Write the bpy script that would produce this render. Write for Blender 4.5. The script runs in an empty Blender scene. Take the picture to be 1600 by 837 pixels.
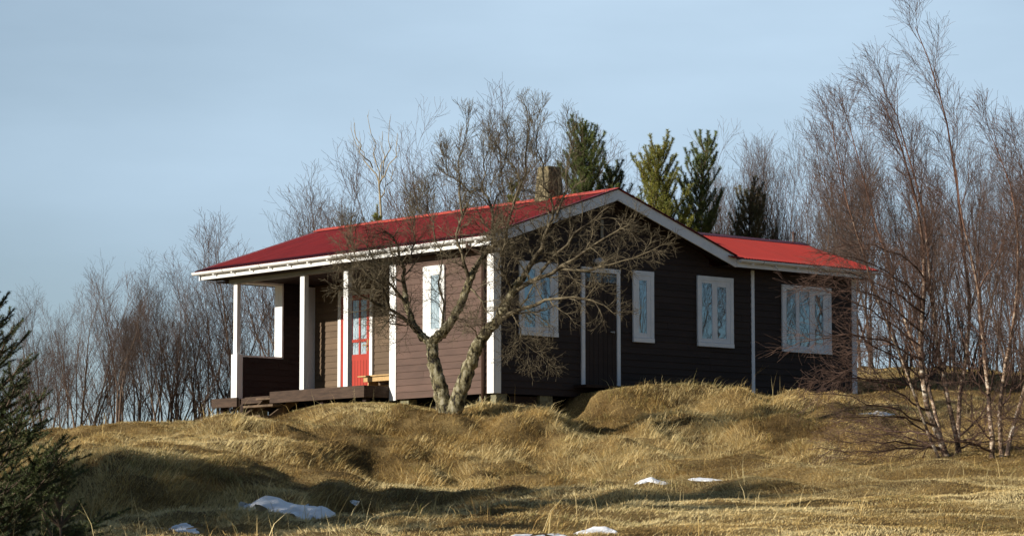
import bpy, math, random
import numpy as np
from mathutils import Vector
PI = math.pi
# ------------------------------------------------------------------ camera, sky, sun, exposure
scene = bpy.context.scene
COL = scene.collection
F_PX, CXP, CYP, YH, EYE = 4585.0, 800.0, 418.5, 870.0, 1.6
PITCH = math.atan((YH - CYP) / F_PX)
cam_d = bpy.data.cameras.new('camera'); cam = bpy.data.objects.new('camera', cam_d); COL.objects.link(cam)
cam.location = (0, 0, EYE); cam.rotation_euler = (PI / 2 + PITCH, 0, 0)
cam_d.sensor_width = 36; cam_d.lens = F_PX / 1600 * 36; cam_d.clip_start = .5; cam_d.clip_end = 5000
scene.camera = cam

TH = math.atan(3965 / F_PX)                       # house yaw
Uv = np.array([-math.sin(TH), math.cos(TH), 0.]); Vv = np.array([math.cos(TH), math.sin(TH), 0.])
SUN_EL = math.radians(19.1)
sh = -Vv + .21 * Uv; sh /= np.linalg.norm(sh)
SUN = np.array([sh[0] * math.cos(SUN_EL), sh[1] * math.cos(SUN_EL), math.sin(SUN_EL)])

w = bpy.data.worlds.new('World'); scene.world = w; w.use_nodes = True
nt = w.node_tree; nt.nodes.clear()
out = nt.nodes.new('ShaderNodeOutputWorld'); bg = nt.nodes.new('ShaderNodeBackground')
sky = nt.nodes.new('ShaderNodeTexSky'); sky.sky_type = 'NISHITA'; sky.sun_disc = False
sky.sun_elevation = SUN_EL; sky.sun_rotation = math.atan2(SUN[0], SUN[1]) % (2 * PI)
sky.altitude = 0; sky.air_density = 1.0; sky.dust_density = .3; sky.ozone_density = 2.5
tc = nt.nodes.new('ShaderNodeTexCoord'); mp = nt.nodes.new('ShaderNodeMapping'); mp.inputs['Scale'].default_value = (1.6, 1.6, 6.0)
mp.inputs['Rotation'].default_value = (0.10, 0.12, .3)
nz = nt.nodes.new('ShaderNodeTexNoise'); nz.inputs['Scale'].default_value = 2.4; nz.inputs['Detail'].default_value = 8; nz.inputs['Roughness'].default_value = .5
rp = nt.nodes.new('ShaderNodeValToRGB'); rp.color_ramp.elements[0].position = .36; rp.color_ramp.elements[0].color = (0.66, 0.66, 0.66, 1)
rp.color_ramp.elements[1].position = .68; rp.color_ramp.elements[1].color = (.93, .93, .93, 1)
mx = nt.nodes.new('ShaderNodeMix'); mx.data_type = 'RGBA'; mx.inputs[7].default_value = (9.1, 11.9, 14.7, 1)
nt.links.new(tc.outputs['Generated'], mp.inputs[0]); nt.links.new(mp.outputs[0], nz.inputs['Vector']); nt.links.new(nz.outputs[0], rp.inputs[0])
# thin cloud veil shaped to the view direction to limit fill, thinner at horizon
sx_ = nt.nodes.new('ShaderNodeSeparateXYZ'); nt.links.new(tc.outputs['Generated'], sx_.inputs[0])
m1 = nt.nodes.new('ShaderNodeMapRange'); m1.inputs[1].default_value = .74; m1.inputs[2].default_value = .975; m1.inputs[3].default_value = .08; m1.inputs[4].default_value = 1; nt.links.new(sx_.outputs[1], m1.inputs[0])
m2 = nt.nodes.new('ShaderNodeMapRange'); m2.inputs[1].default_value = .03; m2.inputs[2].default_value = .13; m2.inputs[3].default_value = .55; m2.inputs[4].default_value = 1; nt.links.new(sx_.outputs[2], m2.inputs[0])
m3 = nt.nodes.new('ShaderNodeMath'); m3.operation = 'MULTIPLY'; nt.links.new(m1.outputs[0], m3.inputs[0]); nt.links.new(m2.outputs[0], m3.inputs[1])
m4 = nt.nodes.new('ShaderNodeMath'); m4.operation = 'MULTIPLY'; m5 = nt.nodes.new('ShaderNodeMapRange'); m5.inputs[1].default_value = -.20; m5.inputs[2].default_value = .02; m5.inputs[3].default_value = .70; m5.inputs[4].default_value = 1; nt.links.new(sx_.outputs[0], m5.inputs[0])
m6 = nt.nodes.new('ShaderNodeMath'); m6.operation = 'MULTIPLY'; nt.links.new(m3.outputs[0], m6.inputs[0]); nt.links.new(m5.outputs[0], m6.inputs[1]); nt.links.new(m6.outputs[0], m4.inputs[0]); nt.links.new(rp.outputs[0], m4.inputs[1]); nt.links.new(m4.outputs[0], mx.inputs[0]); nt.links.new(sky.outputs[0], mx.inputs[6]); nt.links.new(mx.outputs[2], bg.inputs[0]); nt.links.new(bg.outputs[0], out.inputs[0])
bg.inputs[1].default_value = .050
sl = bpy.data.lights.new('sun', 'SUN'); sl.energy = 5.0; sl.angle = math.radians(.53); sl.color = (1, .93, .82)
so = bpy.data.objects.new('sun', sl); COL.objects.link(so); so.location = (0, 0, 30)
so.rotation_euler = Vector(SUN).to_track_quat('Z', 'Y').to_euler()
scene.view_settings.view_transform = 'Standard'; scene.view_settings.look = 'None'
scene.view_settings.exposure = 0.38; scene.view_settings.gamma = 1
scene.render.engine = 'CYCLES'
scene.cycles.max_bounces = 6; scene.cycles.transparent_max_bounces = 8

# ------------------------------------------------------------------ helpers
def W(x, y, Y):
    """world point on the sight line of photo pixel (x,y) at forward distance Y: used to measure the place"""
    a = (x - CXP) / F_PX; b = (CYP - y) / F_PX
    d = np.array([a, math.cos(PITCH) - b * math.sin(PITCH), math.sin(PITCH) + b * math.cos(PITCH)])
    return d * (Y / d[1]) + np.array([0, 0, EYE])
CRN = np.array([-0.3227, 52.0666, 2.8984 + EYE])     # near bottom corner of the house walls
def H(u, v, z): return CRN + u * Uv + v * Vv + np.array([0, 0, z])
def to_uv(X, Y):
    dx = X - CRN[0]; dy = Y - CRN[1]
    return dx * Uv[0] + dy * Uv[1], dx * Vv[0] + dy * Vv[1]

def srgb(r, g, b):
    f = lambda c: (c / 255 / 12.92) if c / 255 <= .04045 else ((c / 255 + .055) / 1.055) ** 2.4
    return (f(r), f(g), f(b), 1)

class MB:
    def __init__(s): s.v = []; s.f = []
    def add(s, vs, fs):
        n = len(s.v); s.v += [tuple(p) for p in vs]; s.f += [tuple(n + i for i in f) for f in fs]
    def box(s, x0, x1, y0, y1, z0, z1):
        s.add([(x0, y0, z0), (x1, y0, z0), (x1, y1, z0), (x0, y1, z0), (x0, y0, z1), (x1, y0, z1), (x1, y1, z1), (x0, y1, z1)],
              [(0, 3, 2, 1), (4, 5, 6, 7), (0, 1, 5, 4), (1, 2, 6, 5), (2, 3, 7, 6), (3, 0, 4, 7)]); return s
    def prism(s, poly, axis, a0, a1):
        """poly: list of 2D points, extruded along axis ('x','y' or 'z')"""
        n = len(poly)
        def P(p, a): return {'x': (a, p[0], p[1]), 'y': (p[0], a, p[1]), 'z': (p[0], p[1], a)}[axis]
        s.add([P(p, a0) for p in poly] + [P(p, a1) for p in poly],
              [tuple(range(n)), tuple(range(2 * n - 1, n - 1, -1))] + [(i, i + n, (i + 1) % n + n, (i + 1) % n) for i in range(n)]); return s
    def bar(s, p, q, wx, wz):
        p = Vector(p); q = Vector(q); d = (q - p).normalized()
        a = d.cross(Vector((0, 0, 1))) if abs(d.z) < .95 else Vector((1, 0, 0))
        a.normalize(); b = a.cross(d).normalized(); vs = []
        for c in (p, q):
            for i, j in ((-1, -1), (1, -1), (1, 1), (-1, 1)): vs.append(c + a * i * wx / 2 + b * j * wz / 2)
        s.add(vs, [(0, 3, 2, 1), (4, 5, 6, 7), (0, 1, 5, 4), (1, 2, 6, 5), (2, 3, 7, 6), (3, 0, 4, 7)]); return s
    def tube(s, pts, r, n=10, cap=True):
        vs = []
        for i, p in enumerate(pts):
            p = Vector(p); d = (Vector(pts[min(i + 1, len(pts) - 1)]) - Vector(pts[max(i - 1, 0)])).normalized()
            a = d.cross(Vector((0, 0, 1))) if abs(d.z) < .9 else d.cross(Vector((1, 0, 0)))
            a.normalize(); b = a.cross(d)
            rr = r[i] if isinstance(r, (list, tuple)) else r
            for k in range(n): vs.append(p + (a * math.cos(2 * PI * k / n) + b * math.sin(2 * PI * k / n)) * rr)
        fs = [(i * n + k, i * n + (k + 1) % n, (i + 1) * n + (k + 1) % n, (i + 1) * n + k) for i in range(len(pts) - 1) for k in range(n)]
        if cap: fs += [tuple(range(n - 1, -1, -1)), tuple((len(pts) - 1) * n + k for k in range(n))]
        s.add(vs, fs); return s
    def build(s, name, mat, parent=None, bevel=0, smooth=False):
        me = bpy.data.meshes.new(name); me.from_pydata(s.v, [], s.f); me.update()
        import bmesh
        bm = bmesh.new(); bm.from_mesh(me); bmesh.ops.recalc_face_normals(bm, faces=bm.faces)
        bm.to_mesh(me); bm.free()
        me.materials.append(mat)
        if smooth: me.polygons.foreach_set('use_smooth', [True] * len(me.polygons))
        o = bpy.data.objects.new(name, me); COL.objects.link(o)
        if parent: o.parent = parent
        if bevel:
            m = o.modifiers.new('bevel', 'BEVEL'); m.width = bevel; m.segments = 2; m.limit_method = 'ANGLE'
        return o

def npmesh(name, verts, quads=None, tris=None, mat=None, parent=None, attrs=None, smooth=False):
    me = bpy.data.meshes.new(name)
    nv = len(verts); nq = 0 if quads is None else len(quads); n3 = 0 if tris is None else len(tris)
    me.vertices.add(nv); me.vertices.foreach_set('co', np.ascontiguousarray(verts, dtype=np.float32).ravel())
    me.loops.add(nq * 4 + n3 * 3); me.polygons.add(nq + n3)
    idx = []; st = []
    if nq: idx.append(np.asarray(quads, dtype=np.int32).ravel()); st.append(np.arange(nq, dtype=np.int32) * 4)
    if n3: idx.append(np.asarray(tris, dtype=np.int32).ravel()); st.append(nq * 4 + np.arange(n3, dtype=np.int32) * 3)
    me.loops.foreach_set('vertex_index', np.concatenate(idx)); me.polygons.foreach_set('loop_start', np.concatenate(st))
    if smooth: me.polygons.foreach_set('use_smooth', np.ones(nq + n3, dtype=bool))
    me.update(calc_edges=True)
    for k, a in (attrs or {}).items():
        at = me.attributes.new(k, 'FLOAT', 'POINT'); at.data.foreach_set('value', np.ascontiguousarray(a, dtype=np.float32))
    if mat: me.materials.append(mat)
    o = bpy.data.objects.new(name, me); COL.objects.link(o)
    if parent: o.parent = parent
    return o

def tag(o, label=None, cat=None, group=None, kind=None):
    if label: o['label'] = label
    if cat: o['category'] = cat
    if group: o['group'] = group
    if kind: o['kind'] = kind
    return o
def empty(name, loc=(0, 0, 0), rz=0):
    o = bpy.data.objects.new(name, None); COL.objects.link(o); o.location = loc; o.rotation_euler = (0, 0, rz); o.empty_display_size = .2
    return o

# ------------------------------------------------------------------ materials
def mat(name, col, rough=.6, spec=.4, metal=0, var=0, vscale=3, bump=0, bscale=40, col2=None, stretch=None, island=0, coat=0, detail=6, ramp=(.35, .65)):
    m = bpy.data.materials.new(name); m.use_nodes = True; n = m.node_tree; b = n.nodes['Principled BSDF']
    b.inputs['Roughness'].default_value = rough; b.inputs['Specular IOR Level'].default_value = spec; b.inputs['Metallic'].default_value = metal
    if coat: b.inputs['Coat Weight'].default_value = coat
    tcn = n.nodes.new('ShaderNodeTexCoord'); mpn = n.nodes.new('ShaderNodeMapping'); n.links.new(tcn.outputs['Object'], mpn.inputs[0])
    if stretch: mpn.inputs['Scale'].default_value = stretch
    c2 = col2 or tuple([c * (1 - var) for c in col[:3]] + [1])
    nz = n.nodes.new('ShaderNodeTexNoise'); nz.inputs['Scale'].default_value = vscale; nz.inputs['Detail'].default_value = detail; nz.inputs['Roughness'].default_value = .65
    n.links.new(mpn.outputs[0], nz.inputs['Vector'])
    r = n.nodes.new('ShaderNodeValToRGB'); r.color_ramp.elements[0].position = ramp[0]; r.color_ramp.elements[1].position = ramp[1]
    r.color_ramp.elements[0].color = c2; r.color_ramp.elements[1].color = col
    n.links.new(nz.outputs[0], r.inputs[0]); src = r.outputs[0]
    if island:
        g = n.nodes.new('ShaderNodeNewGeometry'); mr = n.nodes.new('ShaderNodeMapRange'); mr.inputs[3].default_value = 1 - island; mr.inputs[4].default_value = 1 + island
        n.links.new(g.outputs['Random Per Island'], mr.inputs[0])
        mm = n.nodes.new('ShaderNodeVectorMath'); mm.operation = 'SCALE'; n.links.new(src, mm.inputs[0]); n.links.new(mr.outputs[0], mm.inputs['Scale']); src = mm.outputs[0]
    n.links.new(src, b.inputs['Base Color'])
    if bump:
        n2 = n.nodes.new('ShaderNodeTexNoise'); n2.inputs['Scale'].default_value = bscale; n2.inputs['Detail'].default_value = 5
        n.links.new(mpn.outputs[0], n2.inputs['Vector'])
        bp = n.nodes.new('ShaderNodeBump'); bp.inputs['Strength'].default_value = bump; bp.inputs['Distance'].default_value = .02
        n.links.new(n2.outputs[0], bp.inputs['Height']); n.links.new(bp.outputs[0], b.inputs['Normal'])
    return m
M = {}
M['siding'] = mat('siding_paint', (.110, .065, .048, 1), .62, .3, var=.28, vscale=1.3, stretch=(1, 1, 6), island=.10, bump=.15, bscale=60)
M['siding_gable'] = mat('gable_shade', (.036, .025, .023, 1), .7, .25, var=.3, vscale=1.3, stretch=(1, 1, 6), island=.12, bump=.15, bscale=60)  # darker copy of the siding; the shade on these walls is in its colour
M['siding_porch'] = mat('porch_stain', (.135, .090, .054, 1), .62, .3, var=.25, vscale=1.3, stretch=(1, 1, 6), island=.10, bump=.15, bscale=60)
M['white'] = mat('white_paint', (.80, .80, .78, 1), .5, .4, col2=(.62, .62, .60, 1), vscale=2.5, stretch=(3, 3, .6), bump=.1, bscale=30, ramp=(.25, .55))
M['white2'] = mat('white_skylit', (.74, .79, .86, 1), .5, .4, col2=(.60, .65, .72, 1), vscale=2.5, bump=.1, bscale=30, ramp=(.25, .55))  # white paint of the shaded side, blue skylight put into the colour
M['greybeam'] = mat('beam_paint', (.30, .30, .26, 1), .6, .3, var=.3, vscale=2)
M['roof'] = mat('roof_crimson', (.290, .026, .025, 1), .6, .25, col2=(.150, .016, .018, 1), vscale=1.9, stretch=(.35, 4.5, 1), ramp=(.3, .72), detail=8)
M['roof2'] = mat('roof_scarlet', (.35, .034, .024, 1), .6, .25, col2=(.25, .03, .024, 1), vscale=1.9, stretch=(4.5, .35, 1), ramp=(.3, .72), detail=8)
M['cap'] = mat('ridge_scarlet', (.60, .075, .035, 1), .5, .4, col2=(.38, .05, .03, 1), vscale=3, ramp=(.3, .7))
M['capdark'] = mat('ridge_dark', (.14, .018, .035, 1), .5, .4, var=.4, vscale=3)
M['door'] = mat('door_red', (.40, .045, .028, 1), .45, .4, var=.25, vscale=2.5, stretch=(1, 1, .4))
M['deck'] = mat('deck_wood', (.085, .055, .038, 1), .75, .2, col2=(.045, .03, .022, 1), vscale=3, stretch=(1, 1, 8), bump=.4, bscale=30)
M['step'] = mat('step_wood', (.16, .11, .07, 1), .8, .2, var=.5, vscale=5, bump=.3)
M['bench'] = mat('bench_pine', (.52, .34, .15, 1), .55, .3, var=.3, vscale=4, stretch=(1, 6, 6))
M['concrete'] = mat('pier_concrete', (.26, .25, .16, 1), .9, .1, col2=(.12, .11, .07, 1), vscale=9, bump=.6, bscale=25)
M['chimney'] = mat('chimney_pebble', (.24, .20, .12, 1), .95, .1, col2=(.085, .075, .045, 1), vscale=16, bump=1.0, bscale=45, ramp=(.4, .6))
M['pipe'] = mat('pipe_brown', (.10, .06, .048, 1), .45, .4, var=.2)
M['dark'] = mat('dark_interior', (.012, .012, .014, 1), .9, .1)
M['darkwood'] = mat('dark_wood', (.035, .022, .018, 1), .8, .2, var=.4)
M['metal'] = mat('metal_grey', (.30, .31, .33, 1), .4, .5, metal=.6, var=.3)
M['brass'] = mat('brass', (.6, .42, .18, 1), .35, .5, metal=.9)
M['curtain'] = mat('lace_curtain', (.55, .60, .62, 1), .9, .1, col2=(.36, .41, .44, 1), vscale=22, stretch=(1, 1, .35), ramp=(.4, .6))
M['blue_curtain'] = mat('dim_curtain', (.10, .13, .15, 1), .9, .1, var=.5, vscale=2.5, stretch=(1.5, 1.5, .6))
M['lamp'] = mat('lamp_glass', (.45, .46, .5, 1), .4, .5, var=.2)
def glass(name, refl):
    m = bpy.data.materials.new(name); m.use_nodes = True; n = m.node_tree; n.nodes.clear()
    o = n.nodes.new('ShaderNodeOutputMaterial'); t = n.nodes.new('ShaderNodeBsdfTransparent'); g = n.nodes.new('ShaderNodeBsdfGlossy'); g.inputs['Roughness'].default_value = .01
    g.inputs['Color'].default_value = (.58, .76, .95, 1); t.inputs[0].default_value = (.96, .98, .985, 1)
    fr = n.nodes.new('ShaderNodeFresnel'); fr.inputs[0].default_value = 1.5
    ma = n.nodes.new('ShaderNodeMath'); ma.operation = 'MULTIPLY_ADD'; ma.inputs[1].default_value = 1.6; ma.inputs[2].default_value = refl; ma.use_clamp = True
    ge = n.nodes.new('ShaderNodeNewGeometry'); iv = n.nodes.new('ShaderNodeMath'); iv.operation = 'SUBTRACT'; iv.inputs[0].default_value = 1; n.links.new(ge.outputs['Backfacing'], iv.inputs[1]); mu = n.nodes.new('ShaderNodeMath'); mu.operation = 'MULTIPLY'; n.links.new(ma.outputs[0], mu.inputs[0]); n.links.new(iv.outputs[0], mu.inputs[1])
    x = n.nodes.new('ShaderNodeMixShader'); n.links.new(fr.outputs[0], ma.inputs[0]); n.links.new(mu.outputs[0], x.inputs[0])
    n.links.new(t.outputs[0], x.inputs[1]); n.links.new(g.outputs[0], x.inputs[2]); n.links.new(x.outputs[0], o.inputs[0])
    tcn = n.nodes.new('ShaderNodeTexCoord'); nz = n.nodes.new('ShaderNodeTexNoise'); nz.inputs['Scale'].default_value = 2.2; n.links.new(tcn.outputs['Object'], nz.inputs['Vector'])
    bp = n.nodes.new('ShaderNodeBump'); bp.inputs['Strength'].default_value = .04; bp.inputs['Distance'].default_value = .02; n.links.new(nz.outputs[0], bp.inputs['Height']); n.links.new(bp.outputs[0], g.inputs['Normal'])
    return m
M['glass'] = glass('window_glass', .04)
M['glass_shade'] = glass('gable_window_glass', .26)
M['bark_far'] = mat('bark_bare', (.200, .145, .105, 1), .85, .1, col2=(.075, .052, .042, 1), vscale=7)
M['twig_far'] = mat('twig_bare', (.135, .105, .090, 1), .8, .1, var=.35, vscale=2)
M['twig_red'] = mat('twig_reddish', (.150, .102, .082, 1), .8, .1, var=.35, vscale=2)
M['bark_sapling'] = mat('bark_sapling', (.40, .33, .22, 1), .8, .1, var=.4, vscale=6)
M['needle'] = mat('needle_green', (.16, .19, .045, 1), .6, .25, col2=(.070, .10, .03, 1), vscale=3.5)
M['needle2'] = mat('needle_yellow_green', (.30, .28, .045, 1), .6, .25, col2=(.13, .15, .03, 1), vscale=3)
M['needle_dark'] = mat('needle_spruce', (.10, .12, .038, 1), .6, .25, col2=(.045, .065, .026, 1), vscale=5)
M['needle_brown'] = mat('needle_brown', (.20, .165, .08, 1), .7, .2, col2=(.10, .10, .045, 1), vscale=4)

def attrmat(name, stops, attr='tint', transl=.25, rough=.75, noise=0):
    m = bpy.data.materials.new(name); m.use_nodes = True; n = m.node_tree; b = n.nodes['Principled BSDF']; o = n.nodes['Material Output']
    a = n.nodes.new('ShaderNodeAttribute'); a.attribute_name = attr
    r = n.nodes.new('ShaderNodeValToRGB'); e = r.color_ramp.elements
    while len(e) < len(stops): e.new(.5)
    for k, (p, c) in enumerate(stops): e[k].position = p; e[k].color = c
    n.links.new(a.outputs['Fac'], r.inputs[0]); n.links.new(r.outputs[0], b.inputs['Base Color'])
    b.inputs['Roughness'].default_value = rough; b.inputs['Specular IOR Level'].default_value = .15
    if transl:
        t = n.nodes.new('ShaderNodeBsdfTranslucent'); x = n.nodes.new('ShaderNodeMixShader'); x.inputs[0].default_value = transl
        n.links.new(r.outputs[0], t.inputs[0]); n.links.new(b.outputs[0], x.inputs[1]); n.links.new(t.outputs[0], x.inputs[2]); n.links.new(x.outputs[0], o.inputs[0])
    return m
GR = [(0, (.12, .078, .034, 1)), (.25, (.38, .245, .085, 1)), (.5, (.74, .53, .205, 1)), (.8, (.95, .78, .42, 1)), (1, (.25, .235, .055, 1))]
M['grass'] = attrmat('dry_grass', GR)

# ------------------------------------------------------------------ terrain
def hsh(ix, iy, s):
    n = (ix.astype(np.int64) * 374761393 + iy.astype(np.int64) * 668265263 + s * 1442695041) & 0x7fffffff
    n = ((n ^ (n >> 13)) * 1274126177) & 0x7fffffff
    return ((n ^ (n >> 16)) & 0xffff) / 65535.0
def vnoise(x, y, s=0):
    x = np.asarray(x, float); y = np.asarray(y, float)
    ix = np.floor(x); iy = np.floor(y); fx = x - ix; fy = y - iy; fx = fx * fx * (3 - 2 * fx); fy = fy * fy * (3 - 2 * fy)
    a = hsh(ix, iy, s); b = hsh(ix + 1, iy, s); c = hsh(ix, iy + 1, s); d = hsh(ix + 1, iy + 1, s)
    return (a + (b - a) * fx) + ((c + (d - c) * fx) - (a + (b - a) * fx)) * fy - .5
def fbm(x, y, s=0, o=3):
    r = 0; a = 1
    for k in range(o): r = r + a * vnoise(x * 2 ** k, y * 2 ** k, s + k * 17); a *= .5
    return r
def sstep(a, b, x):
    t = np.clip((x - a) / (b - a), 0, 1); return t * t * (3 - 2 * t)
cp = []
def P(x, y, Y): cp.append(W(x, y, Y))
for X in (-6, 0, 6): cp.append(np.array([X, 0, 0.])); cp.append(np.array([X, -15, 0.]))
for X in (-60, 60): cp.append(np.array([X, 0, -.5])); cp.append(np.array([X, 60, 3.0]))
for x in (-400, 800, 2000): P(x, 930, 14)
for x in (-600, 0, 800, 1500, 2200): P(x, 866, 22)
for x, y in ((-300, 838), (300, 834), (800, 832), (1300, 826), (1900, 820)): P(x, y, 28)
for x, y in ((-300, 818), (0, 818), (150, 816), (350, 812), (500, 803), (800, 800), (1200, 790), (1700, 780)): P(x, y, 33.5)
for x, y, Y in ((-300, 806, 35.2), (0, 806, 35.2), (150, 804, 35.2), (300, 800, 35.4), (420, 793, 35.8)): P(x, y, Y)
for x, y, Y in ((-300, 724, 37.2), (0, 722, 37.2), (100, 717, 37.2), (250, 720, 37.2), (350, 728, 37.3), (440, 745, 37.2), (520, 770, 37.2)): P(x, y, Y)
for x, y, Y in ((-300, 704, 44), (0, 704, 43), (200, 702, 43), (330, 688, 44.5), (430, 690, 43.5), (500, 742, 41), (430, 665, 49), (330, 668, 52)): P(x, y, Y)
for x, y, Y in ((550, 757, 41.5), (560, 742, 43.2), (550, 672, 45.6), (700, 757, 42), (700, 744, 44), (700, 664, 46.6), (850, 750, 43), (850, 738, 45), (850, 662, 47.6), (1000, 726, 44.8), (980, 655, 49.3),
                (750, 775, 38), (1000, 765, 38), (1300, 748, 38), (1700, 745, 38), (1150, 712, 44.5), (1150, 652, 50),
                (1200, 635, 53), (1400, 712, 42.2), (1400, 655, 48.5), (1340, 625, 54), (1420, 618, 57), (1400, 585, 63), (1380, 574, 67), (1480, 574, 67), (1600, 590, 66),
                (1600, 716, 41.5), (1600, 655, 48), (1600, 610, 59), (1800, 600, 62), (2200, 640, 60)): P(x, y, Y)
for x, y, Y in ((-300, 694, 57), (0, 688, 57), (100, 677, 57.5), (200, 667, 58.5), (270, 661, 60), (330, 657, 61)): P(x, y, Y)
for x, z, Y in ((-300, 1.2, 66), (100, 1.6, 68), (400, 2.2, 72), (800, 3.0, 76), (1200, 3.6, 78), (1600, 3.6, 80)):
    p = W(x, 600, Y); p[2] = z + EYE * 1.0; cp.append(p)
for u, v, z in ((0, 0, -.42), (0, 1.5, -.42), (-.6, .8, -.45), (2.7, -.25, -.06), (1.5, -.4, -.22), (.1, -1.1, -.42), (-1.5, -.5, -.55), (4.3, -2.0, -.42), (4.3, -.7, -.06), (5.3, -.7, -.24), (6.2, -1.1, -.46), (6.2, -2.2, -.66), (8, -1.5, -.55), (8.5, -.3, -.36),
                (9.5, 2, -.3), (4, 3, -.3), (1, 3, -.5), (-.05, 3, -.25), (-.05, 5, -.08), (-.05, 6.5, .12), (-.05, 8, .24), (-.05, 9.5, .33), (3.3, 9.5, .35), (5.3, 6, .1), (9, 6, 0)): cp.append(H(u, v, z))
cp = np.array(cp)
def tps_fit(P_, lam=.003):
    n = len(P_); d2 = ((P_[:, None, :2] - P_[None, :, :2]) ** 2).sum(-1); K = .5 * d2 * np.log(d2 + 1e-9) + lam * np.eye(n) * 10
    Q = np.c_[np.ones(n), P_[:, :2]]; A = np.zeros((n + 3, n + 3)); A[:n, :n] = K; A[:n, n:] = Q; A[n:, :n] = Q.T
    return np.linalg.solve(A, np.r_[P_[:, 2], 0, 0, 0])
tw = tps_fit(cp)
def height(X, Y):
    X = np.asarray(X, float); Y = np.asarray(Y, float); sh_ = X.shape; x = X.ravel(); y = Y.ravel()
    xc = np.clip(x, -32, 36); yc = np.clip(y, -10, 84); z = np.empty_like(x)
    for i in range(0, len(x), 20000):
        a = xc[i:i + 20000]; b = yc[i:i + 20000]
        d2 = (a[:, None] - cp[None, :, 0]) ** 2 + (b[:, None] - cp[None, :, 1]) ** 2
        z[i:i + 20000] = (.5 * d2 * np.log(d2 + 1e-9)) @ tw[:-3] + tw[-3] + tw[-2] * a + tw[-1] * b
    far = np.maximum(np.abs(x - xc), np.maximum(np.abs(y - yc), 0)); k = sstep(0, 60, far); z = z * (1 - k) + 1.0 * k
    u, v = to_uv(x, y)
    z -= .16 * np.exp(-((u + 2.2) / 2.0) ** 2 - ((v - .2) / 1.9) ** 2) + .14 * np.exp(-((u - 6.3) / 2.0) ** 2 - ((v + 2.2) / 1.3) ** 2)
    nearhouse_ = 1 - sstep(-3.0, -1.0, u) * sstep(-3.4, -1.3, v)
    z += .44 * sstep(1.62, 2.0, v + .12 * vnoise(x * 3, y * 3, 5)) * (1 - sstep(4.2, 6.6, v)) * sstep(-1.9, -.7, u) * (1 - sstep(.2, .6, u))
    z += .16 * sstep(2.2, 3.2, v) * (1 - sstep(8.5, 10.5, v)) * sstep(-4.4, -3.2, u) * (1 - sstep(-2.6, -1.6, u))
    nearhouse = 1 - .9 * (sstep(-3.0, -1.0, u) * sstep(-3.4, -1.3, v) * (1 - sstep(9, 11, v)) * (1 - sstep(8.5, 10.5, u)))
    vis = sstep(16, 26, y) * (1 - sstep(80, 110, y)) * nearhouse
    bank = sstep(38, 41, y + .9 * x) * (1 - sstep(52, 56, y))
    z += .30 * bank * nearhouse_ * (np.abs(fbm(x / 1.25 + y / 6, y / 4.5, 41, 2)) - .2)
    vis = vis * (1 - .6 * sstep(850, 1150, x / np.maximum(y, 1) * F_PX + CXP) * (1 - sstep(42, 47, y)) * (y > 10))
    z += vis * ((.16 + .30 * bank) * (fbm(x / 1.5, y / 2.4, 3, 3) - .16) + .18 * fbm(x / .45, y / .7, 9, 2))
    return z.reshape(sh_)
def axis(lo, hi, step, far, k=1.28):
    c = list(np.arange(lo, hi + 1e-6, step)); s = step
    while c[-1] < far: s *= k; c.append(c[-1] + s)
    s = step
    while c[0] > -far: s *= k; c.insert(0, c[0] - s)
    return np.array(c)
gx = axis(-13, 17, .13, 2500); gy = axis(20, 68, .16, 2500)
GX, GY = np.meshgrid(gx, gy); GZ = height(GX, GY)
nx, ny = len(gx), len(gy); ii = (np.arange(ny - 1)[:, None] * nx + np.arange(nx - 1)[None, :]).ravel()
def gz(x, y):
    x = np.asarray(x, float); y = np.asarray(y, float)
    i = np.clip(np.searchsorted(gx, x) - 1, 0, nx - 2); j = np.clip(np.searchsorted(gy, y) - 1, 0, ny - 2)
    tx = np.clip((x - gx[i]) / (gx[i + 1] - gx[i]), 0, 1); ty = np.clip((y - gy[j]) / (gy[j + 1] - gy[j]), 0, 1)
    return (GZ[j, i] * (1 - tx) + GZ[j, i + 1] * tx) * (1 - ty) + (GZ[j + 1, i] * (1 - tx) + GZ[j + 1, i + 1] * tx) * ty
def hit(x, y, y0=22., y1=75.):
    """where the sight line of a photo pixel meets the ground"""
    Ys = np.arange(y0, y1, .05); d = W(x, y, 1.) - np.array([0, 0, EYE]); X = d[0] * Ys; Z = EYE + d[2] * Ys
    g = gz(X, Ys); k = np.nonzero(g > Z)[0]; k = k[0] if len(k) else len(Ys) - 1
    return np.array([X[k], Ys[k], g[k]])
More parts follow.
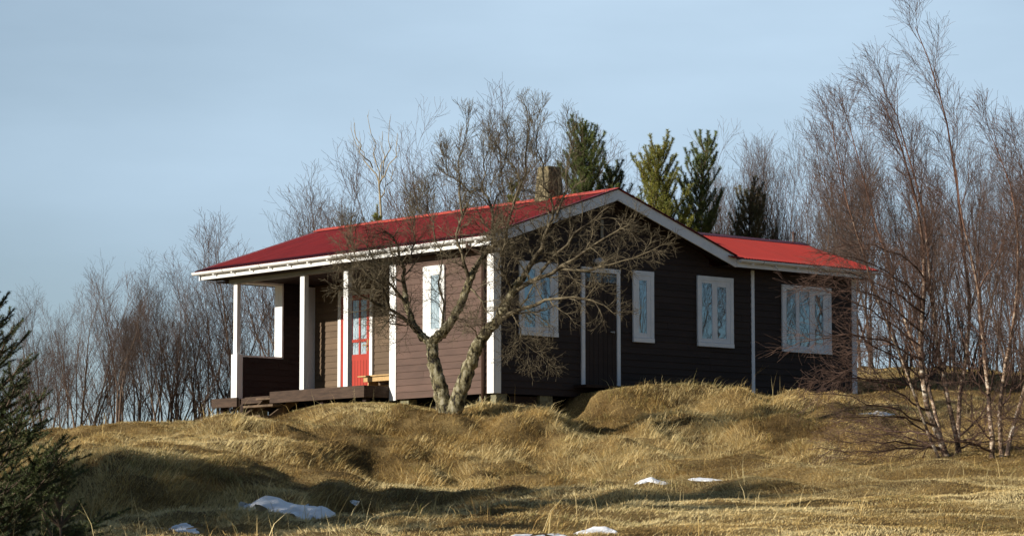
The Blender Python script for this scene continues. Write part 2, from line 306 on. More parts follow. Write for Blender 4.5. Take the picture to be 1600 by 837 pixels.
def gmat():
    m = bpy.data.materials.new('thatch_ground'); m.use_nodes = True; n = m.node_tree; b = n.nodes['Principled BSDF']; b.inputs['Roughness'].default_value = .95; b.inputs['Specular IOR Level'].default_value = .05
    t = n.nodes.new('ShaderNodeTexCoord')
    a = n.nodes.new('ShaderNodeTexNoise'); a.inputs['Scale'].default_value = .9; a.inputs['Detail'].default_value = 4
    c = n.nodes.new('ShaderNodeTexNoise'); c.inputs['Scale'].default_value = 26; c.inputs['Detail'].default_value = 8; c.inputs['Roughness'].default_value = .8
    n.links.new(t.outputs['Object'], a.inputs['Vector']); n.links.new(t.outputs['Object'], c.inputs['Vector'])
    r1 = n.nodes.new('ShaderNodeValToRGB'); r1.color_ramp.elements[0].color = (.16, .105, .045, 1); r1.color_ramp.elements[1].color = (.48, .34, .145, 1); r1.color_ramp.elements[0].position = .35; r1.color_ramp.elements[1].position = .65
    r2 = n.nodes.new('ShaderNodeValToRGB'); r2.color_ramp.elements[0].color = (.35, .33, .3, 1); r2.color_ramp.elements[1].color = (1, 1, 1, 1); r2.color_ramp.elements[0].position = .35; r2.color_ramp.elements[1].position = .6
    x = n.nodes.new('ShaderNodeMix'); x.data_type = 'RGBA'; x.blend_type = 'MULTIPLY'; x.inputs[0].default_value = 1
    n.links.new(a.outputs[0], r1.inputs[0]); n.links.new(c.outputs[0], r2.inputs[0]); n.links.new(r1.outputs[0], x.inputs[6]); n.links.new(r2.outputs[0], x.inputs[7]); n.links.new(x.outputs[2], b.inputs['Base Color'])
    bp = n.nodes.new('ShaderNodeBump'); bp.inputs['Strength'].default_value = .8; bp.inputs['Distance'].default_value = .06; n.links.new(c.outputs[0], bp.inputs['Height']); n.links.new(bp.outputs[0], b.inputs['Normal'])
    return m
ground = npmesh('ground', np.c_[GX.ravel(), GY.ravel(), GZ.ravel()], quads=np.c_[ii, ii + 1, ii + nx + 1, ii + nx], mat=gmat(), smooth=True)
tag(ground, kind='structure')

# ------------------------------------------------------------------ the house (local frame: x = v along the gable, y = u along the porch side)
house = empty('cabin', tuple(CRN), TH)
tag(house, 'single storey brown clapboard cabin with red corrugated roof and white trim', 'cabin')
R = random.Random(4)
def siding(name, m, plane, at, lo, hi, z0, z1, extent=None, step=.123, out=-1):
    """lapped boards. plane 'x': wall along local x at y=at ; plane 'y': along local y at x=at. out: outward sign"""
    mb = MB(); z = z0
    while z < z1 - .01:
        zt = min(z + step, z1)
        e0 = extent(z) if extent else (lo, hi); e1 = extent(zt) if extent else (lo, hi)
        if e0[1] - e0[0] < .05: break
        cuts = [e0[0]]; c = e0[0] + R.uniform(.8, 3.2)
        while c < e0[1] - .5: cuts.append(c); c += R.uniform(2.2, 3.6)
        cuts.append(e0[1])
        for i in range(len(cuts) - 1):
            a0, a1 = cuts[i] + (.0015 if i else 0), cuts[i + 1]; t0 = max(a0, e1[0]) if i == 0 else a0; t1 = min(a1, e1[1]) if i == len(cuts) - 2 else a1
            if t1 < t0: t1 = t0 + .001
            j = R.uniform(0, .003); pb = at + out * (.019 + j); pt = at + out * (.005 + j); bk = at - out * .01
            if plane == 'x': vs = [(a0, bk, z), (a1, bk, z), (a1, pb, z), (a0, pb, z), (t0, bk, zt), (t1, bk, zt), (t1, pt, zt), (t0, pt, zt)]
            else: vs = [(bk, a0, z), (bk, a1, z), (pb, a1, z), (pb, a0, z), (bk, t0, zt), (bk, t1, zt), (pt, t1, zt), (pt, t0, zt)]
            mb.add(vs, [(0, 3, 2, 1), (4, 5, 6, 7), (0, 1, 5, 4), (1, 2, 6, 5), (2, 3, 7, 6), (3, 0, 4, 7)])
        z = zt
    o = mb.build(name, m, house); o['label'] = {'siding_paint': 'sunlit brown clapboard wall', 'gable_shade': 'dark shaded clapboard wall', 'porch_stain': 'olive brown clapboard wall of the porch'}.get(m.name, '') or 'clapboard wall'
    return o
WV, EV, RV = 5.38, 9.44, 2.69            # main width, annex end, ridge
TP = .338                                 # roof pitch
EAVE_V = -.38
def zroof(v): return 2.79 + TP * (min(v, 2 * RV - v) - EAVE_V)
def gext(z):
    if z < 2.66: return (0.0, WV)
    q = (z - 2.62) / TP - .42
    return (max(0, q), min(WV, 2 * RV - q))
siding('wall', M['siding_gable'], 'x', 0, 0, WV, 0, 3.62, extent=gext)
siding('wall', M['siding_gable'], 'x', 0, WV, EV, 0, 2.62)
siding('wall', M['siding'], 'y', 0, 0, 2.80, 0, 2.60)
siding('wall', M['siding_porch'], 'y', 1.9, 2.80, 7.80, .26, 2.56)
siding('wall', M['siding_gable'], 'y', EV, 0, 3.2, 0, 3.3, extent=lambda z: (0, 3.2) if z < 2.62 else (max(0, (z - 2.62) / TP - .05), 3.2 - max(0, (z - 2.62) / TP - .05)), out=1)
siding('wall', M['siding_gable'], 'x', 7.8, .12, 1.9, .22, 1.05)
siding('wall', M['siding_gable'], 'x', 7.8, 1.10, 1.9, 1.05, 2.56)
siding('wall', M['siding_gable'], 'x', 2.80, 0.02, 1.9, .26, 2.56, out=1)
siding('wall', M['siding'], 'x', 8.0, .0, WV, .0, 3.62, extent=lambda z: (.12, WV) if z < 1.05 else ((1.10, WV) if z < 2.58 else gext(z)), out=1)
siding('wall', M['siding'], 'y', WV, 3.2, 8.0, 0, 2.6, out=1)
siding('wall', M['siding'], 'x', 3.2, WV, EV, 0, 2.6, out=1)
MB().box(.03, WV - .03, .03, 2.76, .02, 2.58).box(1.93, WV - .03, 2.76, 7.96, .02, 2.58).box(WV - .04, EV - .03, .03, 3.17, .02, 2.58).build('core', M['dark'], house)
MB().box(.12, 1.94, 7.815, 7.985, .1, 1.045).box(1.10, 1.94, 7.815, 7.985, 1.046, 2.58).build('end_wall_core', M['darkwood'], house)
# gable core behind boards up to apex
for q0, q1 in ((.02, .12), (7.86, 7.96)): MB().prism([(.1, 2.58), (RV, 3.55), (WV - .1, 2.58)], 'y', q0, q1).build('gable_core', M['dark'], house)

def corrugated(name, m, ax, a0, a1, lo, hi, other_lo=None, amp=.0115, pitch=.076, parent=None):
    """sheet with waves across axis ax; lo/hi: (horizontal, z) of eave and ridge edges"""
    n = int((a1 - a0) / pitch * 8); t = np.linspace(a0, a1, n + 1); wv = amp * np.sin(2 * PI * (t - a0) / pitch)
    vs = []; rows = 9
    for s in range(rows + 1):
        f = s / rows; h = lo[0] + (hi[0] - lo[0]) * f; z = lo[1] + (hi[1] - lo[1]) * f
        for a, d in zip(t, wv): vs.append((h, a, z + d) if ax == 'y' else (a, h, z + d))
    vs = np.array(vs); top = len(vs); vs = np.r_[vs, vs - np.array([0, 0, .006])]; N = n + 1
    i = (np.arange(rows)[:, None] * N + np.arange(n)[None, :]).ravel(); q = np.c_[i, i + 1, i + N + 1, i + N]
    e = np.arange(n); q2 = np.c_[e, e + 1, e + 1 + top, e + top]; e2 = e + rows * N; q3 = np.c_[e2, e2 + 1, e2 + 1 + top, e2 + top]
    return npmesh(name, vs, quads=np.r_[q, q[:, ::-1] + top, q2, q3], mat=m, parent=parent, smooth=False)
RU0, RU1 = -.375, 8.70
zr = zroof(RV)
roof = corrugated('roof', M['roof'], 'y', RU0, RU1, (EAVE_V - .07, 2.79 - .07 * TP), (RV, zr), parent=house); roof['label'] = 'crimson corrugated roof slope'
roof2 = corrugated('roof', M['roof'], 'y', RU0, RU1, (2 * RV - EAVE_V + .0, 2.79), (RV, zr), parent=house)
ARU = 1.6; AZ = 2.79 + TP * (ARU + .37)
roof3 = corrugated('roof', M['roof2'], 'x', 2 * RV - EAVE_V - .22, EV + .26, (-.46, 2.79 - .09 * TP), (ARU, AZ), parent=house); roof3['label'] = 'bright scarlet corrugated roof slope of the annex'
corrugated('roof', M['roof2'], 'x', 2 * RV - EAVE_V - .22, EV + .26, (3.55, 2.79), (ARU, AZ), parent=house)
# upper piece of annex roof meeting the main slope
def cap(pts0, pts1, m, name='ridge_cap', w_=.13, par=house, ax='y'):
    pass
rc = MB(); seg = 12
for k in range(4):
    a0 = RU0 - .01 + (RU1 - RU0 + .02) * k / 4; a1 = RU0 - .01 + (RU1 - RU0 + .02) * (k + 1) / 4 + .03; dz = .004 * (k % 2)
    rc.prism([(RV - .15, zr - .15 * TP + .018 + dz), (RV, zr + .032 + dz), (RV + .15, zr - .15 * TP + .018 + dz), (RV + .15, zr - .15 * TP + .010 + dz), (RV, zr + .022 + dz), (RV - .15, zr - .15 * TP + .010 + dz)], 'y', a0, a1)
rc.build('ridge_cap', M['cap'], roof)
MB().prism([(ARU - .13, AZ - .13 * TP + .018), (ARU, AZ + .034), (ARU + .13, AZ - .13 * TP + .018), (ARU + .13, AZ - .13 * TP + .008), (ARU, AZ + .022), (ARU - .13, AZ - .13 * TP + .008)], 'x', RV + 1.6, EV + .27).build('ridge_cap', M['capdark'], roof3)
# verge flashing (dark red) over the barge boards
def rake(name, m, y0, y1, zo0, zo1, parent=house, v0=EAVE_V, v1=2 * RV - EAVE_V):
    mb = MB()
    mb.add([(v0, y0, 2.79 + zo0), (v0, y0, 2.79 + zo1), (RV, y0, zr + zo1), (RV, y0, zr + zo0), (v1, y0, 2.79 + zo0), (v1, y0, 2.79 + zo1),
            (v0, y1, 2.79 + zo0), (v0, y1, 2.79 + zo1), (RV, y1, zr + zo1), (RV, y1, zr + zo0), (v1, y1, 2.79 + zo0), (v1, y1, 2.79 + zo1)],
           [(0, 3, 2, 1), (3, 4, 5, 2), (6, 7, 8, 9), (9, 8, 11, 10), (1, 2, 8, 7), (2, 5, 11, 8), (0, 6, 9, 3), (3, 9, 10, 4), (0, 1, 7, 6), (4, 10, 11, 5)])
    return mb.build(name, m, parent, bevel=.003)
rake('verge_flashing', M['capdark'], RU0 - .022, RU0 + .06, .012, .026, roof)
rake('barge_board', M['white2'], -.36, -.33, -.205, .008)
rake('barge_board', M['white2'], 8.60, 8.63, -.205, .008)
MB().prism([(-.40, 2.755), (ARU, AZ - .025), (3.5, 2.75), (3.5, 2.57), (ARU, AZ - .20), (-.34, 2.585)], 'x', EV + .20, EV + .225).build('barge_board', M['white2'], house, bevel=.003)
# soffits (dark underside of roof)
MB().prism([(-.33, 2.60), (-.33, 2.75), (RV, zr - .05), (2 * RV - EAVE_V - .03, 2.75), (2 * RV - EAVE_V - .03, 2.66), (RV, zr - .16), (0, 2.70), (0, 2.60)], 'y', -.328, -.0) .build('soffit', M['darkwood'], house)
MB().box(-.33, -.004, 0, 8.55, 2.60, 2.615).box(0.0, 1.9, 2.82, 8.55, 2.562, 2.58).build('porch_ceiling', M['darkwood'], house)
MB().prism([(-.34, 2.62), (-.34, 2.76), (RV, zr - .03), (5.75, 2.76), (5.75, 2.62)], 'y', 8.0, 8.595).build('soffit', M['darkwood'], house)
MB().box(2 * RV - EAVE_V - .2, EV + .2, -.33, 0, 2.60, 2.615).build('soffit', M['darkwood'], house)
# fascia and gutters
MB().box(-.36, -.335, -.33, 8.57, 2.60, 2.755).build('fascia', M['white'], house, bevel=.003)
MB().box(2 * RV - EAVE_V + .002, EV + .2, -.362, -.335, 2.595, 2.745).build('fascia', M['white2'], house, bevel=.003)
def gutter(ax, a0, a1, c, z, m, par):
    prof = []; n = 9; r = .058
    for k in range(n + 1): th = PI + PI * k / n; prof.append((c + r * math.cos(th), z + r * math.sin(th)))
    for k in range(n, -1, -1): th = PI + PI * k / n; prof.append((c + (r - .006) * math.cos(th), z + (r - .006) * math.sin(th)))
    g = MB()
    if ax == 'y': g.prism(prof, 'y', a0, a1)
    else: g.prism(prof, 'x', a0, a1)
    o = g.build('gutter', m, par); a = a0 + .35; k = 0
    half = lambda rr, sg=1: [(c + rr * math.cos(PI + PI * q / n), z + rr * math.sin(PI + PI * q / n)) for q in range(n + 1)][::sg]
    for e in (a0, a1): MB().prism(half(r), ax, e - .003, e + .003).build('end_cap', m, o)
    while a < a1 - .1:
        if ax == 'y': MB().box(c - .015, c + .10, a - .02, a + .02, z - .085, z - .060).build('bracket', m, o)
        else: MB().box(a - .02, a + .02, c - .015, c + .10, z - .085, z - .060).build('bracket', m, o)
        if k % 2 == 0: MB().prism(half(r + .004) + half(r, -1), ax, a + .25, a + .262).build('joint', M['metal'], o)
        a += .62; k += 1
    return o
gutter('y', -.36, 8.74, EAVE_V - .05, 2.745, M['white'], house)
gutter('x', 2 * RV - EAVE_V + .03, EV + .27, -.425, 2.735, M['white2'], house)
# corner boards and posts
tb = MB(); tb.box(-.032, -.001, -.030, .150, 0, 2.52); tb.box(-.001, .145, -.030, .002, 0, 2.60).build('corner_board', M['white'], house, bevel=.003)
MB().box(WV + 1.12, WV + 1.20, -.032, .0, .0, 2.6).build('corner_board', M['white2'], house, bevel=.003)
MB().box(EV - .10, EV + .032, -.032, .0, .1, 2.6).box(EV + .0, EV + .032, .0, .12, .1, 2.6).build('corner_board', M['white2'], house, bevel=.003)
MB().box(-.03, .0, 2.76, 2.95, -.02, 2.51).box(.0, .06, 2.90, 2.95, -.02, 2.51).build('porch_post', M['white'], house, bevel=.003)
for u0, u1 in ((4.225, 4.36), (5.60, 5.735)):
    MB().box(-.02, .085, u0, u1, .25, 2.51).build('porch_post', M['white'], house, bevel=.003)
MB().box(-.01, .08, 7.83, 7.95, 1.10, 2.51).box(-.03, .115, 7.79, 7.985, .21, 1.10).build('porch_post', M['white'], house, bevel=.003)
MB().box(-.01, .10, 2.82, 8.12, 2.512, 2.598).build('porch_beam', M['greybeam'], house, bevel=.003)
# porch side opening
MB().box(1.06, 1.098, 7.78, 8.03, 1.05, 2.56).box(.116, 1.098, 7.78, 8.03, 1.05, 1.085).box(.08, 1.098, 7.78, 8.03, 2.52, 2.559).build('opening_frame', M['white'], house, bevel=.002)
MB().box(1.70, 1.878, 7.765, 7.779, .26, 2.53).build('corner_board', M['white2'], house, bevel=.002)
# windows and doors
def window(wall, a0, a1, z0, z1, panes, cur='blue_curtain', m='white2', at=0):
    """panes: list of fractions (left, right, bottom, top, sash)"""
    def B(mb, a, b, d0, d1, c, d):
        if wall == 'x': mb.box(a, b, at - d1, at - d0, c, d)
        else: mb.box(at - d1, at - d0, a, b, c, d)
    wobj = MB(); c = .085
    B(wobj, a0, a1, .018, .058, z1 - c, z1); B(wobj, a0, a1, .018, .066, z0, z0 + c * .95); B(wobj, a0, a0 + c, .018, .055, z0 + c, z1 - c); B(wobj, a1 - c, a1, .018, .055, z0 + c, z1 - c)
    o = wobj.build('window', M[m], house, bevel=.003)
    W_, H_ = a1 - a0, z1 - z0; fr = MB()
    ps = [(a0 + W_ * l, a0 + W_ * r, z0 + H_ * b, z0 + H_ * t) for l, r, b, t in panes]
    # inner frame: fill between the casing and the panes
    x = a0 + c
    for (l, r, b, t) in ps:
        B(fr, x, l, .015, .047, z0 + c, z1 - c); B(fr, l, r, .015, .047, z0 + c, b); B(fr, l, r, .015, .047, t, z1 - c); x = r
    B(fr, x, a1 - c, .015, .047, z0 + c, z1 - c)
    fr.build('sash', M[m], o, bevel=.002)
    for (l, r, b, t) in ps:
        g = MB(); B(g, l - .002, r + .002, .034, .038, b - .002, t + .002); g.build('pane', M['glass' if wall == 'y' else 'glass_shade'], o)
        k = MB(); n = 14
        for i in range(n):
            d = .016 + .004 * math.sin(i * 2.1); B(k, l + (r - l) * i / n, l + (r - l) * (i + 1) / n, .012, .0245 + (d - .016) * .8, b, t)
        k.build('curtain', M[cur], o)
    return o
TW = [(.125, .405, .115, .90), (.545, .80, .13, .86)]
w1 = window('x', .57, 1.49, 1.06, 2.40, TW)
w3 = window('x', 3.36, 3.89, 1.07, 2.40, [(.29, .66, .13, .87)])
w4 = window('x', 5.03, 5.99, 1.07, 2.41, TW)
w5 = window('x', 7.33, 8.72, 1.07, 2.38, [(.085, .28, .10, .93), (.345, .555, .10, .92), (.66, .835, .13, .88)])
w2 = window('y', 1.33, 1.94, 1.06, 2.39, [(.22, .64, .13, .87)], cur='curtain', m='white')
# gable door
d = MB(); n = 7
for i in range(n):
    a = 2.15 + (2.95 - 2.15) * i / n; d.box(a + .004, a + (2.95 - 2.15) / n - .004, -.034, -.022, .24, 2.10)
d.box(2.15, 2.95, -.026, -.018, .24, 2.30)
gd = d.build('door', M['siding_gable'], house)
MB().box(2.07, 2.15, -.055, -.018, .22, 2.30).box(2.95, 3.03, -.055, -.018, .22, 2.30).box(2.07, 3.03, -.058, -.018, 2.301, 2.385).build('door_frame', M['white2'], gd, bevel=.003)
MB().box(2.17, 2.93, -.030, -.0265, 2.13, 2.28).build('pane', M['glass'], gd)
MB().box(2.84, 2.86, -.075, -.036, 1.20, 1.24).box(2.76, 2.86, -.085, -.072, 1.21, 1.23).build('handle', M['metal'], gd)
MB().box(1.9, 3.2, -.35, -.02, .16, .215).build('door_step', M['darkwood'], house, bevel=.004)
lm = MB(); pts = []
for k in range(7):
    t = k / 6; lm_r = .075 * math.sqrt(max(0.06, 1 - (2 * t - 1) ** 2)); pts.append(((2.36 + .24 * t, -.09, 2.50), lm_r))
lm.tube([p for p, r in pts], [r for p, r in pts], 12)
la = lm.build('wall_lamp', M['lamp'], house, smooth=True); MB().box(2.36, 2.60, -.05, -.018, 2.45, 2.55).build('bracket', M['metal'], la)
MB().box(2.56, 2.62, -.045, -.02, 2.95, 3.28).build('vent_batten', M['greybeam'], house)
# red porch door
U0, U1 = 5.94, 6.86; X = 1.9
dm = MB(); dm.box(X - .052, X - .022, U0, U1, .28, .82)
n = 8
for i in range(n): dm.box(X - .060, X - .052, U0 + .09 + (U1 - U0 - .18) * i / n + .005, U0 + .09 + (U1 - U0 - .18) * (i + 1) / n - .005, .34, .98)
dm.box(X - .052, X - .022, U0, U1, .82, 1.10)
cols = [(U0 + .10, U0 + .305), (U0 + .355, U0 + .565), (U0 + .615, U0 + .82)]; rows = [(1.10, 1.34), (1.40, 2.18)]
dm.box(X - .056, X - .022, U0, U0 + .10, 1.10, 2.28).box(X - .056, X - .022, U0 + .82, U1, 1.10, 2.28).box(X - .054, X - .022, U0 + .10, U0 + .82, 2.18, 2.28).box(X - .054, X - .022, U0 + .10, U0 + .82, 1.34, 1.40)
for a, b in ((cols[0][1], cols[1][0]), (cols[1][1], cols[2][0])):
    dm.box(X - .053, X - .022, a, b, 1.10, 1.34).box(X - .053, X - .022, a, b, 1.40, 2.18)
rd = dm.build('door', M['door'], house, bevel=.003); rd['label'] = 'red panelled door with six glazed panes'
for a, b in cols:
    for c, e in rows:
        MB().box(X - .042, X - .038, a - .003, b + .003, c - .003, e + .003).build('pane', M['glass'], rd)
        k = MB(); nn = 9
        for i in range(nn): k.box(X - .030 - .004 * math.sin(i * 2.3), X - .024, a + (b - a) * i / nn, a + (b - a) * (i + 1) / nn, c, e)
        k.build('curtain', M['curtain'], rd)
MB().box(X - .065, X - .018, U0 - .095, U0 - .004, .28, 2.38).box(X - .065, X - .018, U1 + .004, U1 + .10, .28, 2.38).box(X - .068, X - .018, U0 - .004, U1 + .004, 2.285, 2.38).build('door_frame', M['white'], rd, bevel=.003)
hd = MB(); hd.box(X - .062, X - .056, U0 + .03, U0 + .07, 1.15, 1.38).box(X - .105, X - .062, U0 + .04, U0 + .06, 1.25, 1.27).box(X - .115, X - .100, U0 + .04, U0 + .15, 1.25, 1.27).build('handle', M['brass'], rd)
# deck, steps
dk = MB()
for i in range(14):
    a = -.56 + i * .176; lo_, hi_ = (2.97, 5.86) if a < -.02 else (2.83, 7.77)
    dk.box(a, a + .168, lo_, hi_, .215, .245)
dk.box(-.62, -.565, 2.95, 5.88, .03, .248).box(-.565, .0, 2.95, 3.0, .03, .246)
dk.box(-.03, .02, 5.90, 7.70, .10, .213)
deck = dk.build('deck', M['deck'], house, bevel=.003)
MB().box(-.12, -.07, 7.66, 8.52, .05, .232).box(-.07, .40, 7.64, 7.70, .05, .205).box(-.07, .40, 8.02, 8.52, .15, .205).build('deck_extension', M['deck'], house, bevel=.003)
for vv, uu in ((-.45, 3.1), (-.45, 4.4), (-.45, 5.7), (.9, 7.6), (.0, 7.6), (1.3, 8.3), (.1, 8.4)):
    MB().box(vv - .05, vv + .05, uu - .05, uu + .05, -.7, .1).build('deck_leg', M['darkwood'], house)
st = MB()
for u_ in (5.62, 6.55): st.bar((-.10, u_, .16), (-1.02, u_, -.44), .045, .14)
sts = st.build('steps', M['step'], house)
for v_, z_ in ((-.62, -.02), (-.92, -.24), (-.32, .14)):
    MB().box(v_ - .13, v_ + .13, 5.60, 6.57, z_ - .02, z_ + .022).build('tread', M['step'], sts, bevel=.003)
# piers, hatch, downpipe, chimney
def pier(v0, v1, u0, u1):
    MB().prism([(v0, -.8), (v1, -.8), (v1 - .02, -.004), (v0 + .02, -.004)], 'y', u0, u1).build('pier', M['concrete'], house, bevel=.01)
pier(.03, .33, -.0, .15); pier(.06, .2, .30, .50); pier(1.08, 1.42, .0, .3); pier(.05, .3, 2.5, 2.75); pier(.2, .4, 1.6, 1.8); pier(2.6, 2.9, .1, .4); pier(5.0, 5.3, .1, .4); pier(EV - .4, EV - .1, .1, .4)
for vv in (.1, 2.6, 5.0):
    for uu in (4, 5.8, 7.5): pier(vv + .2, vv + .45, uu, uu + .25)
MB().box(.42, 1.06, .05, .075, -.6, -.03).build('hatch', M['darkwood'], house)
MB().box(.10, WV, .45, .55, -.9, -.01).box(.4, .5, .55, 2.8, -.9, -.01).box(.9, 1.0, 2.8, 8.0, -.9, .0).box(WV, EV, .15, .25, -.9, -.01).build('underfloor_shade', M['dark'], house)  # near-black sheets added to stand in for the shaded void under the floor
MB().tube([(EAVE_V - .05, .24, 2.70), (EAVE_V - .05, .24, 2.62), (-.06, .235, 2.48), (-.06, .235, -.34)], .032, 10).build('downpipe', M['pipe'], house, smooth=True)
MB().box(-.02, .0, .19, .215, -.3, -.02).build('conduit', M['pipe'], house)
ch = MB(); cu, cv = 1.58, 2.72; hs0, hs1 = .225, .165; zb, zt = 3.55, 4.40; ring = []
def rsq(h, z, j): # rounded square with rough surface
    o = []
    for k in range(32):
        a = 2 * PI * k / 32; c, s_ = math.cos(a), math.sin(a); q = (abs(c) ** 12 + abs(s_) ** 12) ** (-1 / 12)
        rr = h * q * (1 + R.uniform(-.035, .035) * j); o.append((cv + rr * c, cu + rr * s_, z))
    return o
lv = [(hs0 + (hs1 - hs0) * t, zb + (zt - zb) * t) for t in [i / 16 for i in range(17)]] + [(hs1 * .93, zt + .03), (hs1 * .6, zt + .045), (hs1 * .55, zt - .02)]
vs = []
for h, z in lv: vs += rsq(h, z, 1)
N = 32; fs = [(i * N + k, i * N + (k + 1) % N, (i + 1) * N + (k + 1) % N, (i + 1) * N + k) for i in range(len(lv) - 1) for k in range(N)] + [tuple((len(lv) - 1) * N + k for k in range(N))]
ch.add(vs, fs); cho = ch.build('chimney', M['chimney'], house); cho['label'] = 'tapered pebble textured chimney'
MB().tube([(EV - .05, ARU, AZ), (EV - .05, ARU, AZ + .20)], .028, 10).tube([(EV - .05, ARU, AZ + .20), (EV - .05, ARU, AZ + .235)], [.05, .02], 10).build('vent_pipe', M['pipe'], house)
# bench on the deck
bench = empty('bench', tuple(H(5.08, 1.58, .25)), TH); tag(bench, 'light pine bench on the porch deck beside the red door', 'bench')
MB().box(-.20, .20, -.64, .64, .345, .372).build('seat', M['bench'], bench, bevel=.004)
MB().box(-.16, -.14, -.50, .50, .25, .344).build('apron', M['bench'], bench); MB().box(.14, .16, -.50, .50, .25, .344).build('apron', M['bench'], bench)
for q in (-.44, .40): MB().prism([(-.17, 0), (.17, 0), (.13, .12), (.11, .344), (-.11, .344), (-.13, .12)], 'y', q - .015, q + .015).build('leg', M['bench'], bench)
MB().box(.165, .185, -.60, .60, .02, .20).build('rear_board', M['bench'], bench)

# ------------------------------------------------------------------ snow
def snow_mat():
    m = bpy.data.materials.new('snow'); m.use_nodes = True; n = m.node_tree; b = n.nodes['Principled BSDF']; b.inputs['Roughness'].default_value = .6
    t = n.nodes.new('ShaderNodeTexCoord'); z = n.nodes.new('ShaderNodeTexNoise'); z.inputs['Scale'].default_value = 8; z.inputs['Detail'].default_value = 6
    r = n.nodes.new('ShaderNodeValToRGB'); r.color_ramp.elements[0].color = (.78, .78, .79, 1); r.color_ramp.elements[1].color = (.93, .94, .96, 1); r.color_ramp.elements[0].position = .3; r.color_ramp.elements[1].position = .6
    n.links.new(t.outputs['Object'], z.inputs['Vector']); n.links.new(z.outputs[0], r.inputs[0]); n.links.new(r.outputs[0], b.inputs['Base Color'])
    bp = n.nodes.new('ShaderNodeBump'); bp.inputs['Strength'].default_value = .5; bp.inputs['Distance'].default_value = .05; n.links.new(z.outputs[0], bp.inputs['Height']); n.links.new(bp.outputs[0], b.inputs['Normal'])
    return m
M['snow'] = snow_mat()
SNOW = []   # (cx, cy, rx, ry, h, rot, seed)
def snow_field(x, y, s):
    cx, cy, rx, ry, h, rot, sd = s; dx = x - cx; dy = y - cy; c, q = math.cos(rot), math.sin(rot)
    a = (dx * c + dy * q) / rx; b = (-dx * q + dy * c) / ry
    return 1 - np.sqrt(a * a + b * b) + 1.15 * fbm(x * 3.4 + sd, y * 4.2, sd, 5)
def snow(px0, px1, py0, py1, h, label, seed, rot=0., ry=None):
    c = hit((px0 + px1) / 2, py1 - (py1 - py0) * .35); rx = (px1 - px0) / 2 / F_PX * c[1]
    g = .5 * (hit((px0 + px1) / 2, py0 + 1)[1] - hit((px0 + px1) / 2, py1)[1]); ry = ry or min(max(abs(g) * .8, .10), 1.2)
    s = (c[0], c[1], rx * 1.05, ry, h, rot, seed); SNOW.append(s)
    xs = np.linspace(c[0] - rx * 1.6, c[0] + rx * 1.6, 70); ys = np.linspace(c[1] - ry * 1.7, c[1] + ry * 1.7, 60); X_, Y_ = np.meshgrid(xs, ys)
    f = snow_field(X_, Y_, s); t = np.clip(f / .22, -.5, 1); Z_ = gz(X_, Y_) + h * (np.sign(t) * np.abs(t) ** .8) * (.6 + 1.2 * fbm(X_ * 2.2, Y_ * 2.2, seed + 5, 3)) + .015 * fbm(X_ * 9, Y_ * 9, seed, 2)
    ok = (f > -.08); nxx = len(xs); cell = ok[:-1, :-1] & ok[1:, :-1] & ok[:-1, 1:] & ok[1:, 1:]
    jj, kk = np.nonzero(cell); i0 = jj * nxx + kk; q = np.c_[i0, i0 + 1, i0 + nxx + 1, i0 + nxx]
    used = np.unique(q); rm = -np.ones(X_.size, int); rm[used] = np.arange(len(used))
    V_ = np.c_[X_.ravel(), Y_.ravel(), Z_.ravel()][used]; o0 = np.array([c[0], c[1], c[2]])
    o = npmesh('snow_patch', V_ - o0, quads=rm[q], mat=M['snow'], smooth=True); o.location = o0; tag(o, label, 'snow patch', 'snow patches left on the grass')
snow(370, 500, 774, 810, .13, 'largest snow patch at the foot of the shaded bank', 3)
snow(240, 312, 822, 832, .05, 'low snow strip at the bottom left below the largest patch', 8)
snow(985, 1040, 745, 754, .022, 'small bright snow patch in the middle of the lower slope', 12)
snow(1078, 1118, 746, 750, .012, 'thin snow streak just right of the small bright snow patch', 27, ry=.12)
snow(806, 888, 829, 838, .025, 'snow patch on the bottom edge below the tree, left one of two', 31)
snow(902, 962, 826, 833, .04, 'snow patch near the bottom edge, right one of two', 44)
snow(1352, 1398, 642, 653, .02, 'faint snow patch under the birch branches right of the annex', 52)
snow(550, 564, 784, 787, .01, 'tiny snow scrap right of the largest snow patch', 63)

